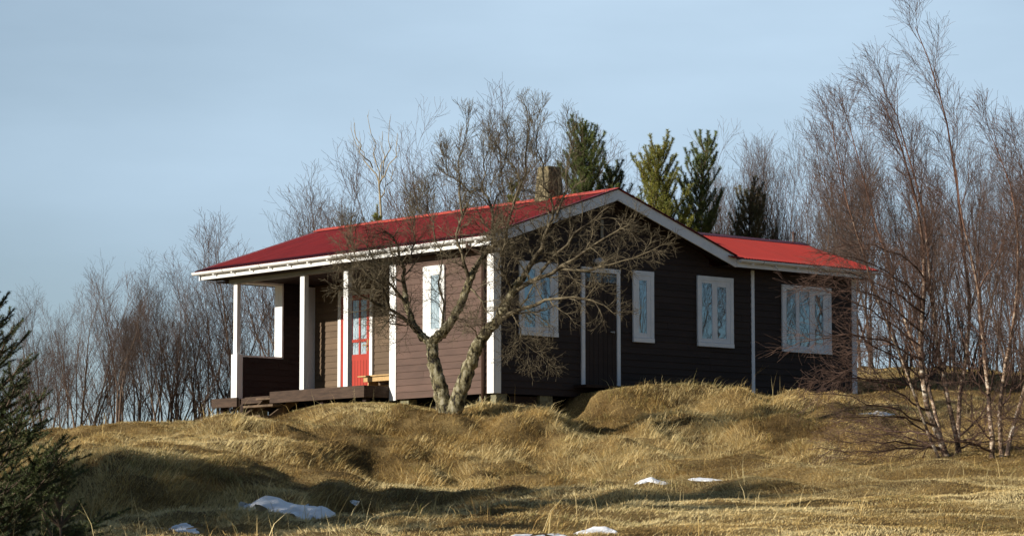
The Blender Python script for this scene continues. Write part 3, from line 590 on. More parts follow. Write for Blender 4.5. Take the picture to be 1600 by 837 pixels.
# ------------------------------------------------------------------ grass
def grass_field(name, ncl, nb, seed, Y0, Y1, x0, x1, lenr, wid, label, minlean=.35, mask=None, power=1.0, stand=0.):
    rg = np.random.default_rng(seed)
    xi = rg.uniform(x0, x1, ncl); t = rg.uniform(0, 1, ncl) ** power; Yc = Y0 + (Y1 - Y0) * t; Xc = (xi - CXP) / F_PX * Yc
    if mask is not None: k = mask(Xc, Yc, rg); Xc = Xc[k]; Yc = Yc[k]
    u, v = to_uv(Xc, Yc)
    inside = (u > -.02) & (v > -.02) & (((v < EV) & (u < 3.2)) | ((v < WV) & (u < 8.0)))
    under = (u > 2.95) & (u < 7.7) & (v > -.55) & (v < 0); stp = (u > 5.6) & (u < 6.6) & (v > -1.05) & (v < 0)
    k = ~(inside | under | stp)
    for s in SNOW: k &= (snow_field(Xc, Yc, s) < .06) | (rg.uniform(0, 1, len(Xc)) < .10)
    Xc = Xc[k]; Yc = Yc[k]; n = len(Xc)
    e = .15; gxn = (gz(Xc + e, Yc) - gz(Xc - e, Yc)) / (2 * e); gyn = (gz(Xc, Yc + e) - gz(Xc, Yc - e)) / (2 * e)
    # lean: downslope plus a slowly turning wind-combed direction
    ang = 2.2 * fbm(Xc / 3.1, Yc / 3.1, seed, 2) * 2.4 - .5 + 1.6 * fbm(Xc / .7, Yc / .7, seed + 4, 2)
    dx = -gxn * 2.2 + np.cos(ang) * .55; dy = -gyn * 2.2 + np.sin(ang) * .55; L = np.hypot(dx, dy) + 1e-6; dx /= L; dy /= L
    patch = fbm(Xc / 1.5, Yc / 1.8, 77, 3); u, v = to_uv(Xc, Yc)
    lush = np.clip(1.3 * (1 - np.abs(np.minimum(np.abs(u), np.abs(v))) / 1.6), 0, 1) * ((u > -1.8) & (v > -1.8) & (u < 9) & (v < 10)) 
    clen = lenr[0] + (lenr[1] - lenr[0]) * rg.uniform(0, 1, n) ** 1.5; slope = np.hypot(gxn, gyn); clen *= (1 + .55 * np.clip(slope - .12, 0, .6)) * (1 + .5 * patch)
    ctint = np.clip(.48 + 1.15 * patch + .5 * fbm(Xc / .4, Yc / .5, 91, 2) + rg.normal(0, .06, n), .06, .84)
    heath_shade = np.exp(-((u + 2.9) / 1.1) ** 2) * sstep(2.0, 3.5, v) * (1 - sstep(9.5, 12, v)); flat = sstep(900, 1150, Xc / Yc * F_PX + CXP) * (1 - sstep(41, 46, Yc))  # band of darker brown brush, with the bank's shade put into the tint
    ctint = np.clip(ctint - .30 * heath_shade + .20 * flat, .03, .84); clen = clen * (1 - .3 * flat) * (1 - .2 * heath_shade) * (1 - .45 * lush)
    green = (rg.uniform(0, 1, n) < .03 + .85 * lush + .30 * sstep(.15, .4, fbm(Xc / 1.2, Yc / 1.5, 131, 3)))
    r = lambda a: np.repeat(a, nb)
    m_ = n * nb; bx = r(Xc) + rg.normal(0, .055, m_); by = r(Yc) + rg.normal(0, .055, m_); bz = gz(bx, by) - .01
    az = rg.uniform(0, 2 * PI, m_); spread = rg.uniform(0, 1.25, m_); hx = r(dx) + np.cos(az) * spread; hy = r(dy) + np.sin(az) * spread
    q = np.hypot(hx, hy) + 1e-6; hx /= q; hy /= q
    lean = np.clip(rg.normal(.95 - stand, .35, m_), minlean, 1.45); ln = r(clen) * rg.uniform(.55, 1.15, m_)
    l1 = lean * .62; l2 = np.minimum(lean * 1.35, 1.75)
    a1 = ln * .5; mxp = bx + hx * a1 * np.sin(l1); myp = by + hy * a1 * np.sin(l1); mzp = bz + a1 * np.cos(l1)
    tx = mxp + hx * a1 * np.sin(l2); ty = myp + hy * a1 * np.sin(l2); tz = mzp + a1 * np.cos(l2)
    mzp = np.maximum(mzp, gz(mxp, myp) + .015); tz = np.maximum(tz, gz(tx, ty) + .01)
    wa = rg.uniform(0, PI, m_); sx, sy = np.cos(wa) * wid / 2, np.sin(wa) * wid / 2; ws = rg.uniform(.6, 1.3, m_)
    sx = sx * ws; sy = sy * ws; zz = np.zeros(m_)
    V_ = np.empty((m_, 5, 3)); V_[:, 0] = np.c_[bx - sx, by - sy, bz]; V_[:, 1] = np.c_[bx + sx, by + sy, bz]
    V_[:, 2] = np.c_[mxp - sx * .8, myp - sy * .8, mzp]; V_[:, 3] = np.c_[mxp + sx * .8, myp + sy * .8, mzp]; V_[:, 4] = np.c_[tx, ty, tz]
    b0 = np.arange(m_) * 5; quads = np.c_[b0, b0 + 1, b0 + 3, b0 + 2]; tris = np.c_[b0 + 2, b0 + 3, b0 + 4]
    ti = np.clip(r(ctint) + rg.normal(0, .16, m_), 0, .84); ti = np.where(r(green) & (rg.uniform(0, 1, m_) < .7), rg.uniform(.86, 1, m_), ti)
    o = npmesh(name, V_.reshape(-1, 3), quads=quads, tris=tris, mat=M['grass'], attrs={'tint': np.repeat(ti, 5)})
    tag(o, label, 'grass', kind='stuff'); return o
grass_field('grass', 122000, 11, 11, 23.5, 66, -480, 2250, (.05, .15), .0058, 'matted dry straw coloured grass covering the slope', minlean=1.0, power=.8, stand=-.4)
def bankmask(X_, Y_, rg):
    sl = (gz(X_, Y_ + .5) - gz(X_, Y_ - .5)); u, v = to_uv(X_, Y_); nh = (u > -.7) & (v > -.7)
    return (sl > .20) & (rg.uniform(0, 1, len(X_)) < .9) & ~nh
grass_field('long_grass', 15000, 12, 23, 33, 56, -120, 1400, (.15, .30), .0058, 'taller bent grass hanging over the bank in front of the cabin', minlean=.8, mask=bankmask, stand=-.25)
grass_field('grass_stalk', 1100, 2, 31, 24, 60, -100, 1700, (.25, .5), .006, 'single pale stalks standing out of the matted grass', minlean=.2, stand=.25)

# ------------------------------------------------------------------ trees
def tubes(polys, sides, flare=0):
    """polys: list of (pts (k,3), radii (k)) -> verts, quads"""
    byk = {}
    for p, r in polys: byk.setdefault(len(p), []).append((p, r))
    Vs = []; Qs = []; off = 0
    for k, L in byk.items():
        P_ = np.array([p for p, _ in L], float); R_ = np.array([r for _, r in L], float); n = len(L)
        T = np.gradient(P_, axis=1); T /= np.linalg.norm(T, axis=2, keepdims=True) + 1e-9
        ref = np.tile(np.array([.31, .22, .1]), (n, k, 1)); ref[:, :, 0] += (np.abs(T[:, :, 2]) > .8) * .9; ref[:, :, 2] += (np.abs(T[:, :, 2]) <= .8) * .9
        ref = np.repeat(ref[:, :1], k, axis=1)
        A = np.cross(T, ref); A /= np.linalg.norm(A, axis=2, keepdims=True) + 1e-9; B = np.cross(A, T)
        th = np.arange(sides) * 2 * PI / sides
        V_ = P_[:, :, None, :] + R_[:, :, None, None] * (A[:, :, None, :] * np.cos(th)[None, None, :, None] + B[:, :, None, :] * np.sin(th)[None, None, :, None])
        base = off + (np.arange(n)[:, None, None] * k + np.arange(k - 1)[None, :, None]) * sides; s = np.arange(sides)[None, None, :]; s2 = (s + 1) % sides
        q = np.stack([base + s, base + s2, base + sides + s2, base + sides + s], -1).reshape(-1, 4)
        Vs.append(V_.reshape(-1, 3)); Qs.append(q); off += n * k * sides
    return np.concatenate(Vs), np.concatenate(Qs)
class Tree:
    def __init__(s, seed, wiggle=.25, up=.25, bias=(0, 0, 0), npts=(12, 8, 6, 5, 4), keep=None):
        s.r = random.Random(seed); s.wig = wiggle; s.up = up; s.bias = bias; s.lv = {}; s.npts = npts; s.keep = keep; s.tipmin = .0016
    def poly(s, pts, rad, lev): s.lv.setdefault(lev, []).append((pts, rad))
    def walk(s, p, d, L, n, wig, up):
        r = s.r; pts = [p]; st = L / (n - 1); x, y, z = p; dx, dy, dz = d
        for _ in range(n - 1):
            dx += r.gauss(0, wig) + s.bias[0]; dy += r.gauss(0, wig) + s.bias[1]; dz += r.gauss(0, wig) + up + s.bias[2]
            q = math.sqrt(dx * dx + dy * dy + dz * dz) + 1e-9; dx /= q; dy /= q; dz /= q
            x += dx * st; y += dy * st; z += dz * st; pts.append((x, y, z))
        return pts
    def branch(s, pts, r0, r1, lev, spec):
        """spec[lev] = (count, length, angle, t0, wig, up, radius ratio)"""
        n = len(pts); rad = [r0 + (r1 - r0) * (i / (n - 1)) ** .8 for i in range(n)]
        if s.keep and lev > 0 and not all(s.keep(q) for q in (pts[-1], pts[n // 2])): return
        s.poly(pts, rad, lev)
        if lev >= len(spec): return
        cnt, ln, ang, t0, wig, up, rr = spec[lev]; r = s.r
        cnt = max(1, int(round(cnt * r.uniform(.75, 1.25)))); az = r.uniform(0, 6.28)
        for c in range(cnt):
            t = t0 + (1 - t0) * (c + r.random()) / cnt; t = min(t, .985); f = t * (n - 1); i = int(f); f -= i
            a, b = pts[i], pts[i + 1]; p = tuple(a[k] + (b[k] - a[k]) * f for k in range(3))
            T = Vector((b[0] - a[0], b[1] - a[1], b[2] - a[2])).normalized(); az += 2.4 + r.uniform(-.6, .6)
            e = T.cross(Vector((.3, .9, .2)) if abs(T.z) > .8 else Vector((0, 0, 1))).normalized(); g = T.cross(e)
            an = ang * r.uniform(.7, 1.3); d = T * math.cos(an) + (e * math.cos(az) + g * math.sin(az)) * math.sin(an)
            L = ln * r.uniform(.6, 1.2) * (1 - .55 * (t - t0) / (1 - t0)); k = s.npts[min(lev + 1, len(s.npts) - 1)]
            pr = rad[i] * .75; cr = min(pr, max(r1, rad[i] * rr)); tip = max(s.tipmin, cr * .35); cr = max(cr, tip)
            s.branch(s.walk(p, tuple(d), L, k, wig, up), cr, tip, lev + 1, spec)
    def meshes(s, sides=(10, 6, 4, 3, 3), split=1, origin=(0, 0, 0), twig=1.0):
        lo = []; hi = []
        for l, P_ in s.lv.items():
            V_, Q_ = tubes([(p, [q * (twig if l >= split else 1) for q in r]) for p, r in P_], sides[min(l, len(sides) - 1)]); (lo if l < split else hi).append((V_ - np.array(origin), Q_))
        def cat(L):
            off = 0; vs = []; qs = []
            for v, q in L: vs.append(v); qs.append(q + off); off += len(v)
            return np.concatenate(vs), np.concatenate(qs)
        return (cat(lo) if lo else None), (cat(hi) if hi else None)

# --- prototypes of the bare background trees
def bare_proto(seed, stems, hgt, spread, twigm, barkm, bias=(0, 0, 0)):
    t = Tree(seed, bias=bias); r = t.r
    t.tipmin = .0023
    spec = [(11, hgt * .40, .34, .26, .06, .10, .42), (7, hgt * .19, .42, .10, .09, .09, .50), (5, hgt * .075, .6, .1, .15, .05, .7)]
    for k in range(stems):
        a = r.uniform(0, 6.28); rr = r.uniform(.02, .10) * spread * 3; tl = r.uniform(.03, .22) * spread; h = hgt * (1 if k == 0 else r.uniform(.65, .95))
        d = Vector((math.cos(a) * tl, math.sin(a) * tl, 1)).normalized()
        t.branch(t.walk((rr * math.cos(a), rr * math.sin(a), -.2), tuple(d), h, 12, .065, .02), .016 + .0045 * hgt * r.uniform(.6, 1.1), .005, 0, spec)
    lo, hi = t.meshes(split=1, sides=(7, 4, 3, 3, 3)); hz = max(lo[0][:, 2].max(), hi[0][:, 2].max())
    root = empty('bare_tree'); tr = npmesh('trunk', *([lo[0]]), quads=lo[1], mat=M[barkm], parent=root, smooth=True)
    cr = npmesh('crown', hi[0], quads=hi[1], mat=M[twigm], parent=root)
    return root, hz
def copy_tree(root, loc, rz, sc, name=None):
    c = root.copy(); COL.objects.link(c); c.location = loc; c.rotation_euler = (0, 0, rz); c.scale = (sc[0], sc[0], sc[1])
    if name: c.name = name
    for ch_ in root.children:
        k = ch_.copy(); COL.objects.link(k); k.parent = c
    return c
protos = [bare_proto(100, 4, 5.5, 1.0, 'twig_far', 'bark_far'), bare_proto(101, 3, 5.5, 1.2, 'twig_red', 'bark_far', (-.012, 0, 0)), bare_proto(102, 5, 5.0, 1.2, 'twig_far', 'bark_far'),
          bare_proto(103, 2, 6.0, .8, 'twig_red', 'bark_far'), bare_proto(104, 4, 5.0, 1.5, 'twig_red', 'bark_far'), bare_proto(105, 3, 6.0, .7, 'twig_far', 'bark_far', (-.015, 0, 0))]
TR = [  # photo x, top y, forward distance, prototype, label, group
 (-30, 500, 62, 0, 'bare tree at the left picture edge behind the spruce', 'L'), (15, 480, 63, 2, 'bare tree showing through the top of the foreground spruce', 'L'),
 (62, 505, 61, 4, 'low bare tree just right of the foreground spruce', 'L'), (108, 440, 63, 0, 'first bare tree of the left thicket, beside the spruce', 'L'),
 (140, 400, 61.5, 1, 'tall bare tree leaning left in the left thicket', 'L'), (172, 392, 63, 2, 'bushy many stemmed bare tree in the left thicket', 'L'),
 (205, 425, 61.5, 4, 'lower bare tree in the middle of the left thicket', 'L'), (236, 388, 63.5, 0, 'tallest bare tree of the left thicket', 'L'),
 (262, 415, 62, 3, 'slender reddish bare tree in the right half of the left thicket', 'L'), (290, 400, 63, 2, 'bare tree standing left of the roof tip', 'L'),
 (318, 398, 64, 5, 'narrow bare tree directly behind the left roof tip', 'L'), (345, 375, 65, 0, 'bare tree seen above and beneath the left end of the porch roof', 'L'),
 (380, 350, 64, 1, 'bare tree seen through the porch side opening', 'B'), (408, 345, 66, 4, 'reddish bare tree above the middle of the sloping roof end', 'B'),
 (438, 290, 67, 5, 'slim bare tree rising over the lower left roof slope', 'B'), (470, 335, 66, 2, 'short bare tree left of the roof ridge end', 'B'),
 (502, 262, 69, 0, 'bare tree standing at the left end of the roof ridge', 'B'), (530, 280, 69, 3, 'narrow bare tree just right of the ridge end', 'B'),
 (560, 300, 70, 2, 'bare tree left of the pale forked sapling', 'B'), (632, 262, 69, 4, 'bare tree right of the pale forked sapling', 'B'),
 (662, 240, 70, 1, 'left leaning bare tree between the sapling and the tall ones', 'B'), (700, 250, 71, 2, 'lower bare tree left of the tall birch tops', 'B'),
 (734, 175, 68, 3, 'tall slim bare tree over the middle of the ridge', 'B'), (768, 232, 70, 0, 'bare tree between the two tallest tops above the ridge', 'B'),
 (800, 195, 69, 5, 'wispy bare tree left of the chimney', 'B'), (834, 160, 68, 1, 'tallest bare tree above the ridge, just left of the chimney', 'B'),
 (872, 172, 69, 5, 'bare tree directly behind the chimney', 'B'), (902, 205, 71, 0, 'bare tree between the chimney and the first pine', 'B'),
 (1052, 262, 74, 3, 'thin bare tree between the yellow green pine and the slim pine', 'B'), (1122, 262, 72, 0, 'bare tree just right of the slim pine', 'R'),
 (1152, 225, 73, 5, 'bare tree rising over the annex ridge beside the dark pine', 'R'), (1185, 205, 71, 3, 'slender reddish bare tree over the annex roof', 'R'),
 (1212, 198, 70, 0, 'bare tree above the right part of the annex ridge', 'R'), (1238, 235, 72, 4, 'bare tree behind the small vent pipe', 'R'),
 (1268, 190, 68, 1, 'reddish bare tree right of the vent pipe', 'R'), (1300, 215, 66, 2, 'bushy bare tree above the right end of the annex roof', 'R'),
 (1335, 180, 67, 4, 'wide reddish bare tree behind the annex corner', 'R'), (1368, 225, 68, 0, 'bare tree on the knoll right of the annex', 'R'),
 (1398, 260, 66, 3, 'thin reddish bare tree left of the white birch stems', 'R'), (1430, 200, 68, 2, 'bare tree behind the white birch stems', 'R'),
 (1470, 240, 66, 4, 'low wide bare tree behind the tallest birch', 'R'), (1502, 240, 68, 1, 'bare tree between the two birch clumps, far back', 'R'),
 (1535, 195, 66, 0, 'tall bare tree behind the right birch clump', 'R'), (1566, 235, 64, 4, 'reddish bare tree near the right picture edge', 'R'),
 (1592, 230, 66, 2, 'bare tree standing on the right picture edge', 'R'), (75, 430, 64, 5, 'slim bare tree behind the gap between the foreground spruce and the thicket', 'L'), (125, 470, 60.5, 3, 'short slim bare tree in front of the left thicket', 'L'),
 (188, 455, 60.5, 5, 'slim short bare tree at the near edge of the left thicket', 'L'), (250, 470, 61, 1, 'short left leaning bare tree at the near edge of the thicket', 'L'), (304, 480, 61.5, 3, 'short bare tree left of the deck end', 'L'),
 (610, 330, 66, 1, 'low bare tree at the foot of the pale sapling', 'B'), (748, 210, 72, 1, 'bare tree leaning left over the middle of the ridge, far back', 'B'), (818, 170, 71, 2, 'bushy bare tree behind the two tallest tops left of the chimney', 'B'),
 (688, 300, 67, 3, 'short bare tree just above the ridge right of the sapling', 'B'), (855, 200, 67, 4, 'wide bare tree rising directly left of the chimney', 'B'),
 (1098, 300, 70, 4, 'low wide bare tree at the left end of the annex ridge', 'R'), (1138, 240, 70, 1, 'left leaning bare tree over the left half of the annex ridge', 'R'), (1198, 225, 74, 2, 'bushy bare tree far behind the annex roof', 'R'),
 (1225, 210, 69, 5, 'slim bare tree just left of the vent pipe', 'R'), (1255, 230, 71, 3, 'slim bare tree just right of the vent pipe, far back', 'R'), (1285, 185, 70, 5, 'tall slim bare tree above the right end of the annex ridge', 'R'),
 (1318, 230, 64, 0, 'bare tree close behind the annex corner', 'R'), (1450, 300, 62, 5, 'slim bare tree close behind the left birch stems', 'R'), (1520, 280, 61, 1, 'bare tree close behind the gap between the birch clumps', 'R'),
 (1625, 210, 62, 5, 'bare tree leaning in from beyond the right picture edge', 'R')]
GN = {'L': 'bare trees of the thicket on the left', 'B': 'bare trees behind the cabin roof', 'R': 'bare trees behind the annex and birches'}
rr_ = random.Random(9); used = set()
for (x, ty, Y, k, lab, g) in TR:
    top = W(x, ty, Y); z0 = float(gz(top[0], top[1])); root, hz = protos[k]; s = (1.0 if g == 'L' else 1.05) * (top[2] - z0) / (hz)
    loc = (top[0], top[1], z0); rz = rr_.uniform(0, 6.28); sx = max(.6, s ** .75 if s > 1 else s ** .5) * rr_.uniform(.85, 1.05) * (1.25 if g == 'B' else 1)
    if k not in used:
        used.add(k); root.location = loc; root.rotation_euler = (0, 0, rz); root.scale = (sx, sx, s); c = root
    else: c = copy_tree(root, loc, rz, (sx, s))
    tag(c, lab, 'tree', GN[g])
for i, (X_, Y_, s_) in enumerate([(15.5, 53.5, 1.1), (17.5, 50.5, 1.3), (19.0, 55.5, 1.2), (21.0, 52.0, 1.4), (23.5, 54.5, 1.3), (16.5, 57.5, 1.2)]):
    c = copy_tree(protos[i % 6][0], (X_, Y_, float(gz(X_, Y_))), i * 1.3, (s_, s_))
    tag(c, 'bare tree beyond the right picture edge seen only as a reflection in the gable windows', 'tree', 'bare trees beyond the right picture edge')
# undergrowth shrubs under the thicket
def shrub_proto(seed):
    t = Tree(seed); r = t.r
    for k in range(16):
        a = r.uniform(0, 6.28); tl = r.uniform(.1, .7); d = Vector((math.cos(a) * tl, math.sin(a) * tl, 1)).normalized()
        t.branch(t.walk((r.uniform(-.25, .25), r.uniform(-.25, .25), -.1), tuple(d), r.uniform(1.1, 2.2), 7, .09, .02), .012, .003, 0, [(8, .7, .5, .15, .13, .06, .6), (6, .32, .6, .1, .16, .04, .7)])
    lo, hi = t.meshes(split=1, sides=(4, 3, 3)); root = empty('bare_shrub')
    npmesh('stems', lo[0], quads=lo[1], mat=M['bark_far'], parent=root); npmesh('twigs', hi[0], quads=hi[1], mat=M['twig_red'], parent=root); return root
sp = [shrub_proto(200), shrub_proto(201)]
SH = [(30, 62, 1.0, 'low leafless shrub beneath the left edge trees'), (95, 61, .9, 'leafless shrub at the foot of the first thicket tree'), (160, 62, 1.1, 'leafless shrub under the leaning tree in the thicket'),
      (225, 62, 1.0, 'leafless shrub under the tallest thicket tree'), (280, 62.5, 1.2, 'leafless shrub left of the deck end'), (330, 64, 1.2, 'leafless shrub behind the porch corner post'), (385, 64, 1.3, 'leafless shrub behind the porch opening'),
      (1365, 64, .9, 'leafless shrub on the knoll beside the annex corner'), (1425, 61, 1.1, 'dark leafless shrub behind the left birch stems'), (1480, 60, 1.2, 'dark leafless shrub between the birch clumps on the knoll'), (1530, 61, 1.2, 'dark leafless shrub behind the right birch clump'), (1590, 59, 1.3, 'leafless shrub at the right picture edge')]
for i, (x, Y, s, lab) in enumerate(SH):
    p = W(x, 600, Y); loc = (p[0], p[1], float(gz(p[0], p[1]))); rz = rr_.uniform(0, 6.28); root = sp[i % 2]
    if i < 2: root.location = loc; root.rotation_euler = (0, 0, rz); root.scale = (s, s, s); c = root
    else: c = copy_tree(root, loc, rz, (s, s))
    tag(c, lab, 'shrub', 'leafless shrubs below the trees')

# --- pale forked sapling behind the roof
def put_tree(t, name, label, barkm, twigm, base, split=1, sides=(10, 6, 4, 3, 3), cat='tree', twig=1.0, cname='crown', rough=0):
    lo, hi = t.meshes(sides=sides, split=split, origin=base, twig=twig); root = empty(name, tuple(base))
    if rough: lo = (lo[0] + np.random.default_rng(3).normal(0, rough, lo[0].shape), lo[1])
    npmesh('trunk', lo[0], quads=lo[1], mat=barkm, parent=root, smooth=True)
    if hi: npmesh(cname, hi[0], quads=hi[1], mat=twigm, parent=root, smooth=True)
    return tag(root, label, cat)
def PL(Y, pts, r0, r1, n=12, jz=.0, seed=0):
    """smooth stem through photo-measured points: (x, y, depth offset)"""
    c = np.array([W(x, y, Y + dz) for x, y, dz in pts]); t = np.r_[0, np.cumsum(np.linalg.norm(np.diff(c, axis=0), axis=1))]; q = np.linspace(0, t[-1], n)
    out_ = np.c_[[np.interp(q, t, c[:, i]) for i in range(3)]].T
    if n > 6:
        sm = out_.copy(); sm[1:-1] = .25 * out_[:-2] + .5 * out_[1:-1] + .25 * out_[2:]; out_ = sm
    rg = np.random.default_rng(seed); out_[1:-1] += rg.normal(0, jz, (n - 2, 3))
    return [tuple(p) for p in out_]
Y = 66; t = Tree(7); p0 = W(598, 640, Y); p0[2] = gz(p0[0], p0[1])
def stem(t, pts, r0, r1, lev, spec=None): t.branch(pts, r0, r1, lev, spec or [])
SP = [(0,) * 7, (4, .45, .35, .3, .09, .10, .6)]
stem(t, PL(Y, [(598, 650, 0), (598, 450, 0), (596, 330, 0), (592, 285, 0)], 0, 0, 10), .045, .022, 0)
for pts in ([(592, 285, 0), (575, 255, .1), (556, 225, .2), (548, 200, .2)], [(592, 285, 0), (588, 250, 0), (582, 215, -.1), (574, 180, 0)], [(592, 290, 0), (603, 250, .1), (608, 215, 0), (609, 188, 0)],
            [(592, 285, 0), (608, 262, -.2), (620, 235, -.2), (621, 208, -.2)], [(582, 262, 0), (565, 240, -.3), (556, 215, -.3), (554, 192, -.3)], [(592, 290, 0), (598, 262, .3), (597, 235, .3), (598, 205, .3)], [(594, 310, 0), (605, 290, .1), (618, 262, .3)]):
    stem(t, PL(Y, pts, 0, 0, 8, .02, 3), .018, .005, 1, SP)
put_tree(t, 'sapling', 'pale forked sapling rising alone above the long red roof', M['bark_sapling'], M['bark_sapling'], p0)

# --- pines
def needles(pts_dirs, rg, L, wdt, per, forward=.5):
    """pts_dirs: arrays of base points and axis directions -> needle triangles"""
    P_ = np.array([p for p, d in pts_dirs]); D_ = np.array([d for p, d in pts_dirs]); n = len(P_)
    P_ = np.repeat(P_, per, 0); D_ = np.repeat(D_, per, 0); m_ = len(P_)
    rnd = rg.normal(0, 1, (m_, 3)); rnd -= (rnd * D_).sum(1, keepdims=True) * D_; rnd /= np.linalg.norm(rnd, axis=1, keepdims=True) + 1e-9
    f = forward + rg.uniform(-.2, .25, m_)[:, None]; N_ = rnd * (1 - f * .5) + D_ * f; N_ /= np.linalg.norm(N_, axis=1, keepdims=True)
    l = (L * rg.uniform(.7, 1.15, m_))[:, None]; sd = np.cross(N_, rg.normal(0, 1, (m_, 3))); sd /= np.linalg.norm(sd, axis=1, keepdims=True) + 1e-9; sd *= wdt / 2
    jit = D_ * rg.uniform(-.5, .5, (m_, 1)) * .03
    V_ = np.empty((m_, 3, 3)); V_[:, 0] = P_ + jit - sd; V_[:, 1] = P_ + jit + sd; V_[:, 2] = P_ + jit + N_ * l
    b = np.arange(m_) * 3; return V_.reshape(-1, 3), np.c_[b, b + 1, b + 2]
def conifer(seed, hgt, name, label, loc, mat_n, kind='pine', rad=1.0, nl=.075, nw=.0075, step=.034, per=17, group=None, bare=.0, lean=0):
    r = random.Random(seed); rg = np.random.default_rng(seed); t = Tree(seed, wiggle=.05); pd = []; wood = []
    trunk = t.walk((0, 0, -.2), (lean, 0, 1), hgt, 14, .015, .02); wood.append((trunk, [.055 * hgt / 4 * (1 - .9 * i / 13) + .006 for i in range(14)]))
    def along(pts, start=0.):
        P_ = np.array(pts); seg = np.diff(P_, axis=0); L = np.linalg.norm(seg, axis=1); cum = np.r_[0, np.cumsum(L)]; q = np.arange(start * cum[-1], cum[-1], step)
        for s in q:
            i = min(np.searchsorted(cum, s, 'right') - 1, len(seg) - 1); pd.append((P_[i] + seg[i] * (s - cum[i]) / L[i], seg[i] / L[i]))
        pd.append((P_[-1], seg[-1] / L[-1]))
    z = .35 if kind == 'pine' else .15; az = 0
    tr = np.array(trunk)
    while z < hgt * .97:
        f = z / hgt; n = r.randint(5, 7) if kind == 'pine' else r.randint(5, 7)
        i = int(f * 13); base = tr[i] + (tr[min(i + 1, 13)] - tr[i]) * (f * 13 - i)
        for k in range(n):
            az += 2 * PI / n + r.uniform(-.3, .3)
            if kind == 'pine':
                L = rad * (.22 + 1.05 * (1 - f) ** .65) * r.uniform(.38, 1.25); el = .30 + .5 * f + r.uniform(-.12, .12)
                d = (math.cos(az) * math.cos(el), math.sin(az) * math.cos(el), math.sin(el)); b = t.walk(tuple(base), d, L, 7, .06, .16)
            else:
                L = rad * (.12 + 1.0 * (1 - f) ** .85) * r.uniform(.5, 1.12); el = .28 + .5 * f + r.uniform(-.1, .15)
                d = (math.cos(az) * math.cos(el), math.sin(az) * math.cos(el), math.sin(el)); b = t.walk(tuple(base), d, L, 7, .045, .05)
            wood.append((b, [.014 * (1 - .8 * j / 6) + .002 for j in range(7)])); along(b, bare if f < .5 else .15)
            m_ = int(L / (.155 if kind == 'pine' else .085))
            for q in range(m_):
                tt = .25 + .7 * (q + .5) / m_; j = int(tt * 6); p = b[j]; q2 = b[j + 1]; T = Vector((q2[0] - p[0], q2[1] - p[1], q2[2] - p[2])).normalized()
                sdv = T.cross(Vector((0, 0, 1))).normalized() * (1 if q % 2 else -1); an = r.uniform(.5, .85)
                dd = T * math.cos(an) + sdv * math.sin(an) + Vector((0, 0, r.uniform(.1, .5) if kind == 'pine' else r.uniform(-.08, .15)))
                l2 = L * (.42 if kind == 'pine' else .5) * (1 - tt * .6) * r.uniform(.6, 1.2); b2 = t.walk(p, tuple(dd.normalized()), max(l2, .08), 4, .05, .14 if kind == 'pine' else .02)
                wood.append((b2, [.006, .005, .004, .003])); along(b2)
                if kind != 'pine' and l2 > .22:
                    for q3 in range(int(l2 / .09)):
                        p3 = b2[1 + q3 % 3] if q3 % 3 < 3 else b2[2]; s3 = (1 if q3 % 2 else -1); T3 = dd.normalized(); s4 = T3.cross(Vector((0, 0, 1))).normalized() * s3
                        d3 = T3 * .8 + s4 * .6 + Vector((0, 0, r.uniform(-.1, .15))); b3 = t.walk(p3, tuple(d3.normalized()), l2 * .4 * r.uniform(.6, 1.1), 3, .04, .01)
                        wood.append((b3, [.004, .003, .002])); along(b3)
        z += (r.uniform(.22, .34) if kind == 'pine' else r.uniform(.13, .21)) * (1 if f < .7 else .8)
    tip = trunk[-3:]; along([tip[0], tip[1], tip[2]])
    wv, wq = tubes(wood, 5); nv, nt_ = needles(pd, rg, nl, nw, per)
    root = empty(name, loc); npmesh('trunk', wv, quads=wq, mat=M['bark_far'], parent=root, smooth=True); npmesh('crown', nv, tris=nt_, mat=mat_n, parent=root)
    return tag(root, label, 'tree', group)
def pine_at(seed, x, ty, Y, lab, m_, rad, **k):
    top = W(x, ty, Y); z0 = float(gz(top[0], top[1])); return conifer(seed, top[2] - z0 + .15, 'pine_tree', lab, (top[0], top[1], z0), m_, rad=rad, group='pines behind the cabin', **k)
pine_at(301, 926, 188, 66, 'tall dark green pine just right of the chimney', M['needle'], 1.5)
pine_at(302, 962, 262, 67, 'lower pine tip beside the gable peak', M['needle'], 1.2)
pine_at(303, 1006, 226, 66, 'bushy yellow green pine behind the gable roof', M['needle2'], 1.6)
pine_at(304, 1082, 216, 67, 'slim dark pine standing alone left of the annex ridge', M['needle'], 1.35)
pine_at(305, 1168, 290, 68, 'brownish pine behind the annex ridge', M['needle_brown'], 1.4)
pine_at(306, 1042, 285, 68, 'small pine between the bushy and the slim pine', M['needle'], 1.0)
pine_at(307, 600, 318, 65, 'small yellowish pine top at the foot of the pale sapling', M['needle2'], .5)
pine_at(308, 788, 275, 66, 'small yellowish pine top left of the chimney', M['needle2'], .55)

# --- foreground spruces
def spruce(seed, x, ty, Y, rad, lab, **k):
    top = W(x, ty, Y); z0 = float(height(np.array([top[0]]), np.array([top[1]]))[0]) ; return conifer(seed, top[2] - z0 + .1, 'spruce_tree', lab, (top[0], top[1], z0 - .1), M['needle_dark'], kind='spruce', rad=rad, nl=.030, nw=.0050, step=.010, per=9, **k)
spruce(401, -2, 395, 26, 1.15, 'dark green spruce in the left foreground with a bare leader')
spruce(402, 100, 745, 25, .6, 'small young spruce at the bottom left corner')

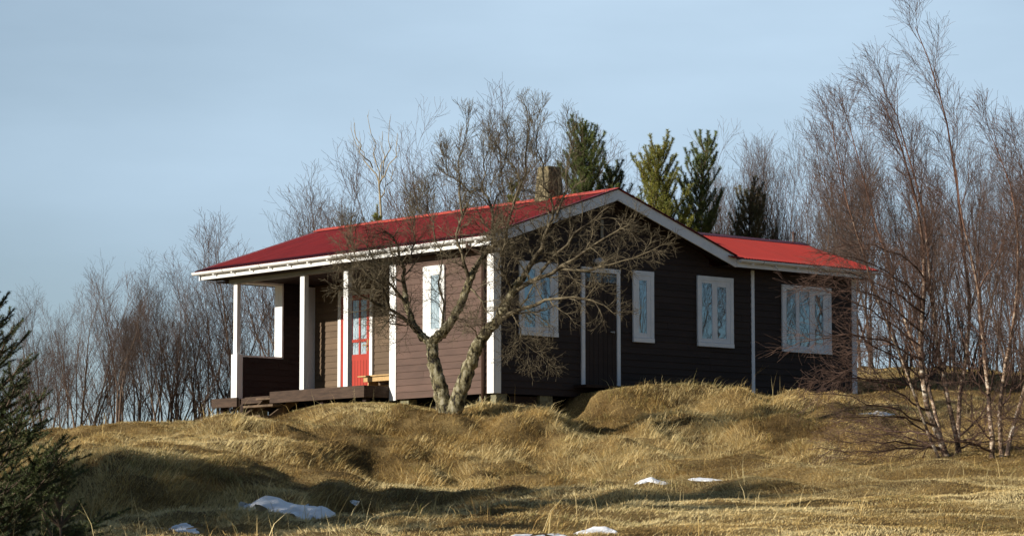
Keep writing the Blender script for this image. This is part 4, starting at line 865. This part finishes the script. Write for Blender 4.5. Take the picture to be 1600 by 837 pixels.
sproot = [o for o in bpy.data.objects if o.name == 'spruce_tree'][0]
for i, (X_, Y_, s_) in enumerate([(-12.6, 32.3, 1.75), (-13.7, 31.9, 2.35), (-12.3, 31.2, 2.2), (-13.4, 30.6, 2.7), (-12.0, 30.0, 2.4), (-13.0, 29.2, 2.8), (-11.8, 28.6, 2.5), (-12.6, 27.6, 2.9), (-11.3, 26.6, 2.6), (-12.2, 25.6, 2.5), (-10.8, 24.4, 1.9), (-11.3, 22.8, 1.4), (-10.0, 21.6, 1.3), (-9.2, 20.0, 1.5), (-8.4, 18.2, 2.2),
                                  (-17.6, 42.4, 1.9), (-18.6, 45.0, 2.0), (-19.5, 47.5, 1.7)]):
    z_ = float(height(np.array([X_]), np.array([Y_]))[0]); c = copy_tree(sproot, (X_, Y_, z_ - .1), i * 1.7, (1.3 + s_ * .45, s_))
    tag(c, 'spruce of the row beyond the left picture edge whose shadow falls over the bank', 'tree', 'spruce row beyond the left picture edge')
sproot['group'] = ''
del sproot['group']

# --- gnarled tree in front of the cabin
def birch_mat(name, white, dark, ws, thr, green=None, upper=None):
    m = bpy.data.materials.new(name); m.use_nodes = True; n = m.node_tree; b = n.nodes['Principled BSDF']; b.inputs['Roughness'].default_value = .8; b.inputs['Specular IOR Level'].default_value = .15
    t = n.nodes.new('ShaderNodeTexCoord'); mp_ = n.nodes.new('ShaderNodeMapping'); mp_.inputs['Scale'].default_value = ws; n.links.new(t.outputs['Object'], mp_.inputs[0])
    z = n.nodes.new('ShaderNodeTexNoise'); z.inputs['Scale'].default_value = 6; z.inputs['Detail'].default_value = 8; z.inputs['Roughness'].default_value = .7; n.links.new(mp_.outputs[0], z.inputs['Vector'])
    r = n.nodes.new('ShaderNodeValToRGB'); e = r.color_ramp.elements; e[0].position = thr[0]; e[0].color = dark; e[1].position = thr[1]; e[1].color = white
    if green: g = e.new((thr[0] + thr[1]) / 2); g.color = green
    n.links.new(z.outputs[0], r.inputs[0]); n.links.new(r.outputs[0], b.inputs['Base Color'])
    if upper:   # older white bark low on the stem, young red-brown bark higher up
        sz = n.nodes.new('ShaderNodeSeparateXYZ'); n.links.new(t.outputs['Object'], sz.inputs[0]); z2 = n.nodes.new('ShaderNodeTexNoise'); z2.inputs['Scale'].default_value = 3; n.links.new(t.outputs['Object'], z2.inputs['Vector'])
        ad = n.nodes.new('ShaderNodeMath'); ad.operation = 'MULTIPLY_ADD'; ad.inputs[1].default_value = 3.0; n.links.new(z2.outputs[0], ad.inputs[0]); n.links.new(sz.outputs[2], ad.inputs[2])
        mr = n.nodes.new('ShaderNodeMapRange'); mr.inputs[1].default_value = 2.8; mr.inputs[2].default_value = 5.4; n.links.new(ad.outputs[0], mr.inputs[0])
        x_ = n.nodes.new('ShaderNodeMix'); x_.data_type = 'RGBA'; x_.inputs[7].default_value = upper; n.links.new(mr.outputs[0], x_.inputs[0]); n.links.new(r.outputs[0], x_.inputs[6]); n.links.new(x_.outputs[2], b.inputs['Base Color'])
    bp = n.nodes.new('ShaderNodeBump'); bp.inputs['Strength'].default_value = .9; bp.inputs['Distance'].default_value = .02; n.links.new(z.outputs[0], bp.inputs['Height']); n.links.new(bp.outputs[0], b.inputs['Normal'])
    return m
M['gnarl'] = birch_mat('gnarled_bark', (.33, .30, .21, 1), (.022, .018, .014, 1), (2.4, 2.4, 1.1), (.42, .60), (.17, .145, .075, 1))
M['gnarl_twig'] = birch_mat('gnarled_twig', (.20, .165, .105, 1), (.045, .034, .022, 1), (1, 1, 1), (.38, .62))
M['birch'] = birch_mat('birch_bark', (.58, .51, .41, 1), (.05, .036, .03, 1), (1.2, 1.2, 1.8), (.44, .60), (.30, .20, .13, 1), upper=(.17, .090, .062, 1))
M['birch_twig'] = birch_mat('birch_twig', (.165, .100, .074, 1), (.07, .046, .038, 1), (1, 1, 1), (.38, .62))
def outside(p):
    u, v = to_uv(p[0], p[1]); z = p[2] - CRN[2]
    if u > -.48 and v > -.55 and 2.4 < z < 3.9 and z < zroof(v) + .1 and v < 6: return False
    return not (u > -.08 and v > -.08 and z < 2.9)
base = hit(700, 643, 45, 56); YT = base[1]; print('tree base', base)
t = Tree(55, npts=(12, 9, 7, 6, 5), keep=outside)
S0 = [(7, .95, .75, .45, .17, .03, .45), (9, .55, .75, .12, .20, .02, .5), (7, .34, .75, .1, .22, .0, .55), (4, .18, .7, .1, .22, -.02, .7)]
SL = [(0,) * 7, (12, .78, .8, .10, .20, .03, .42), (9, .42, .8, .1, .22, .0, .5), (5, .20, .75, .1, .22, -.02, .7)]
t.tipmin = .0020
tk = lambda pts, r0, r1, sd: t.poly(PL(YT, pts, 0, 0, 34, .009, sd), [(r0 + (r1 - r0) * min(1, i / 33 * 1.15)) * (1 + .22 * math.exp(-i / 3) * (sd < 3)) * t.r.uniform(.93, 1.07) for i in range(34)], 0)
# trunks
tk([(698, 652, 0), (690, 615, 0), (683, 585, .0), (676, 556, .05), (674, 530, .1)], .135, .095, 1)
tk([(706, 652, -.05), (722, 605, -.1), (735, 570, -.15), (748, 535, -.2), (762, 515, -.2)], .135, .095, 2)
tk([(762, 515, -.2), (778, 500, -.25), (790, 478, -.3), (800, 455, -.4), (818, 432, -.5)], .085, .055, 3)
tk([(676, 535, .1), (692, 518, .0), (708, 497, -.1), (722, 470, -.1), (732, 445, -.2), (742, 420, -.2)], .085, .055, 4)
tk([(675, 538, .1), (660, 525, .2), (645, 505, .3), (636, 478, .4), (633, 455, .4)], .07, .045, 5)
def limb(pts, r0, r1, spec=None, n=10, sd=0): t.branch(PL(YT, pts, 0, 0, n, .02, sd), r0, r1, 1, spec or SL)
limb([(818, 432, -.5), (838, 400, -.6), (855, 365, -.7), (868, 340, -.8), (862, 315, -.8), (850, 290, -.8)], .052, .012)
limb([(800, 457, -.4), (830, 440, -.5), (862, 425, -.8), (900, 405, -1.0), (940, 372, -1.2), (985, 350, -1.2)], .045, .010)
limb([(778, 500, -.25), (800, 490, -.4), (830, 476, -.7), (868, 463, -.9), (905, 462, -1.1), (935, 470, -1.2), (962, 492, -1.2)], .042, .009)
limb([(845, 425, -.6), (880, 385, -.9), (915, 350, -.9), (950, 335, -.7), (985, 352, -.8)], .028, .008)
limb([(870, 420, -.8), (910, 425, -1.1), (955, 412, -1.3), (1000, 400, -1.4), (1030, 385, -1.4)], .026, .007)
limb([(742, 420, -.2), (756, 398, -.2), (770, 382, -.3), (776, 355, -.5), (770, 325, -.6), (750, 295, -.5)], .050, .012)
limb([(734, 440, -.2), (722, 405, -.4), (715, 372, -.5), (722, 335, -.5), (735, 300, -.5)], .035, .009)
limb([(758, 395, -.2), (790, 370, -.5), (800, 345, -.7), (802, 315, -.8), (815, 285, -.8)], .035, .009)
limb([(633, 455, .4), (628, 430, .3), (632, 405, .2), (622, 380, .1), (600, 360, 0)], .040, .010)
limb([(652, 517, .2), (630, 497, .1), (607, 480, -.1), (585, 468, -.3), (560, 462, -.5), (540, 445, -.6)], .042, .009)
limb([(607, 480, -.1), (600, 455, -.3), (585, 430, -.4), (560, 415, -.5), (532, 400, -.5)], .030, .008)
limb([(636, 478, .4), (615, 450, .2), (592, 425, 0), (580, 395, 0), (560, 372, -.1)], .032, .008)
limb([(690, 520, 0), (694, 480, .1), (688, 450, .2), (692, 410, .1), (680, 375, 0)], .026, .007)
limb([(748, 535, -.2), (740, 512, -.5), (728, 500, -.8), (716, 498, -1.0)], .014, .005)
limb([(735, 450, -.2), (752, 470, -.4), (768, 490, -.5), (785, 470, -.8)], .020, .006)
limb([(800, 490, -.4), (815, 520, -.7), (828, 545, -.8), (850, 560, -.9)], .014, .005)
limb([(800, 455, -.4), (785, 425, -.7), (782, 395, -.9), (790, 370, -1.0)], .022, .007)
limb([(650, 505, .3), (628, 508, 0), (605, 500, -.2), (590, 505, -.4)], .016, .005)
SU = [(0,) * 7, (13, .58, .42, .12, .10, .08, .42), (7, .32, .48, .1, .13, .05, .55), (4, .17, .5, .1, .15, .03, .7)]
for pts, r0 in (([(722, 335, -.5), (715, 290, -.6), (722, 240, -.6), (732, 182, -.6)], .020), ([(752, 300, -.5), (760, 250, -.7), (766, 212, -.8)], .015), ([(802, 318, -.8), (822, 265, -.9), (828, 215, -1.), (822, 168, -1.)], .022),
                ([(850, 292, -.8), (846, 250, -.6), (838, 205, -.5), (846, 172, -.5)], .016), ([(868, 342, -.8), (886, 290, -1.), (893, 240, -1.1), (888, 195, -1.1)], .022), ([(735, 302, -.5), (702, 270, -.3), (690, 238, -.2)], .015),
                ([(815, 288, -.8), (795, 245, -.9), (790, 205, -.9)], .015), ([(680, 376, 0), (672, 330, 0), (664, 290, 0)], .015), ([(770, 326, -.6), (785, 280, -.3), (780, 235, -.2)], .015), ([(640, 410, .2), (650, 360, .1), (645, 310, .1)], .014), ([(560, 415, -.5), (548, 385, -.4), (545, 350, -.4)], .010)):
    limb(pts, r0, .004, SU)
tree = put_tree(t, 'gnarled_tree', 'gnarled leafless tree with two lichen covered trunks in front of the cabin corner', M['gnarl'], M['gnarl_twig'], base, split=1, sides=(14, 8, 5, 4, 3), rough=.007)

# --- birches on the right
def birch(seed, basepx, stems, lows, name, label, Yb=None, bias=(-.02, 0, 0)):
    b = hit(*basepx, 35, 56); t = Tree(seed, bias=bias, npts=(14, 9, 7, 5, 4), keep=outside); Yb = b[1]
    t.tipmin = .0018
    SB = [(20, 1.25, .46, .18, .07, .06, .34), (10, .66, .46, .1, .10, .04, .45), (6, .34, .55, .1, .14, .0, .65)]
    for j, (pts, r0) in enumerate(stems): t.branch(PL(Yb, pts, 0, 0, 14, .015, seed + j), r0 * .88, .006, 0, SB)
    SLw = [(0,) * 7, (15, .80, .55, .12, .12, .01, .45), (10, .42, .6, .1, .15, 0, .6)]
    for j, pts in enumerate(lows): t.branch(PL(Yb, pts, 0, 0, 9, .02, seed + 50 + j), .018, .004, 1, SLw)
    return put_tree(t, name, label, M['birch'], M['birch_twig'], b, split=1, sides=(10, 4, 3, 3), twig=1.0)
birch(70, (1480, 712), [
    ([(1482, 722, 0), (1462, 672, 0), (1440, 610, 0), (1436, 560, .1), (1442, 500, .1), (1449, 440, 0), (1440, 370, 0), (1425, 290, -.2), (1402, 210, -.3), (1375, 150, -.3)], .060),
    ([(1502, 722, .1), (1490, 660, .2), (1475, 600, .2), (1463, 530, .3), (1456, 450, .3), (1447, 370, .5), (1432, 280, .6), (1405, 190, .7), (1380, 140, .7)], .045),
    ([(1496, 722, .3), (1500, 640, .5), (1506, 570, .6), (1518, 490, .7), (1512, 410, .8), (1500, 330, .8), (1486, 240, .7), (1472, 150, .6), (1450, 85, .5), (1430, 42, .4)], .044),
    ([(1470, 722, -.2), (1430, 620, -.4), (1400, 540, -.6), (1370, 460, -.8), (1335, 360, -.9), (1312, 270, -1), (1300, 190, -1)], .026),
    ([(1478, 722, .4), (1452, 600, .8), (1412, 500, 1.2), (1385, 400, 1.5), (1350, 290, 1.6), (1325, 190, 1.6)], .036)],
    [[(1478, 705, 0), (1430, 690, -.3), (1370, 692, -.6), (1310, 688, -.8)], [(1470, 690, 0), (1420, 655, -.3), (1365, 650, -.7), (1300, 655, -1)], [(1445, 640, 0), (1400, 610, -.4), (1350, 585, -.8), (1290, 570, -1)],
     [(1438, 590, 0), (1390, 550, -.4), (1330, 520, -.7), (1265, 520, -.9)], [(1438, 540, 0), (1390, 500, -.3), (1330, 470, -.7), (1262, 450, -.9)], [(1445, 490, 0), (1395, 450, -.4), (1335, 425, -.7), (1280, 425, -.9)],
     [(1448, 440, 0), (1405, 395, -.4), (1350, 375, -.6), (1300, 390, -.8)], [(1460, 680, 0), (1410, 675, .3), (1360, 668, .4), (1315, 640, .5)], [(1500, 680, .1), (1540, 640, .3), (1570, 590, .5)], [(1495, 690, 0), (1530, 680, -.4), (1570, 650, -.6)],
     [(1440, 600, .1), (1480, 560, .4), (1500, 500, .6)], [(1436, 560, .0), (1380, 530, .5), (1340, 560, .8), (1290, 600, .9)],
     [(1442, 520, 0), (1390, 470, -.8), (1320, 440, -1.2), (1240, 450, -1.4)], [(1440, 560, 0), (1380, 530, -.9), (1300, 520, -1.3), (1225, 545, -1.4)], [(1440, 610, 0), (1385, 590, -.6), (1310, 590, -.9), (1250, 600, -1.1)],
     [(1460, 665, 0), (1400, 640, -.9), (1330, 620, -1.3), (1265, 615, -1.5)], [(1470, 700, 0), (1410, 700, -.7), (1340, 705, -.9), (1290, 700, -1)], [(1475, 705, 0), (1430, 680, .6), (1370, 680, .9), (1320, 672, 1)],
     [(1446, 470, 0), (1400, 430, -.9), (1340, 400, -1.3), (1275, 395, -1.5)], [(1500, 700, 0), (1530, 690, .3), (1580, 690, .5)]],
    'birch_tree', 'white stemmed birch clump right of the annex, tallest stem sweeping left at the top')
birch(90, (1556, 714), [
    ([(1550, 724, 0), (1546, 660, 0), (1540, 590, .1), (1537, 530, .1), (1528, 450, .1), (1512, 380, .2), (1500, 310, .3), (1488, 240, .3)], .046),
    ([(1566, 724, 0), (1560, 640, -.1), (1572, 570, -.1), (1585, 500, -.2), (1592, 410, -.2), (1588, 330, -.2), (1572, 270, -.3), (1550, 215, -.3)], .040),
    ([(1572, 724, .2), (1590, 650, .5), (1612, 570, .6), (1622, 480, .7), (1622, 380, .7), (1610, 310, .6), (1595, 255, .5)], .042)],
    [[(1560, 700, 0), (1590, 670, -.2), (1625, 650, -.3)], [(1552, 690, 0), (1520, 650, -.3), (1500, 600, -.5)], [(1560, 640, 0), (1590, 600, .1), (1630, 570, .2)], [(1545, 620, 0), (1510, 580, -.2), (1480, 540, -.4)], [(1550, 705, 0), (1510, 690, -.3), (1460, 690, -.6)], [(1530, 450, 0), (1560, 400, 0), (1580, 340, 0)]],
    'birch_tree', 'second birch clump at the right edge with dark lower stems')
birch(110, (1640, 716), [
    ([(1645, 724, 0), (1640, 600, 0), (1648, 480, .1), (1636, 380, .1), (1625, 300, .1), (1610, 240, .1)], .052),
    ([(1655, 724, 0), (1668, 600, .2), (1672, 480, .2), (1660, 350, .3), (1640, 240, .3)], .050)],
    [[(1645, 690, 0), (1610, 660, -.2), (1570, 650, -.3)], [(1640, 600, 0), (1600, 560, -.2), (1560, 520, -.4)]], 'birch_tree', 'birch beyond the right picture edge whose twigs reach into view')
# fallen branch
t = Tree(5, npts=(9, 6, 4)); b = hit(1350, 640, 45, 60); b2 = hit(1300, 638, 45, 60)
t.branch(PL(b[1], [(1405, 632, 0), (1370, 637, 0), (1340, 638, 0), (1308, 640, 0)], 0, 0, 9, .02), .014, .004, 0, [(5, .35, .6, .2, .15, .02, .6)])
lo, hi = t.meshes(sides=(5, 4), split=5); fb = npmesh('fallen_branch', lo[0], quads=lo[1], mat=M['bark_sapling']); tag(fb, 'pale dead branch lying across the grass right of the annex', 'branch')
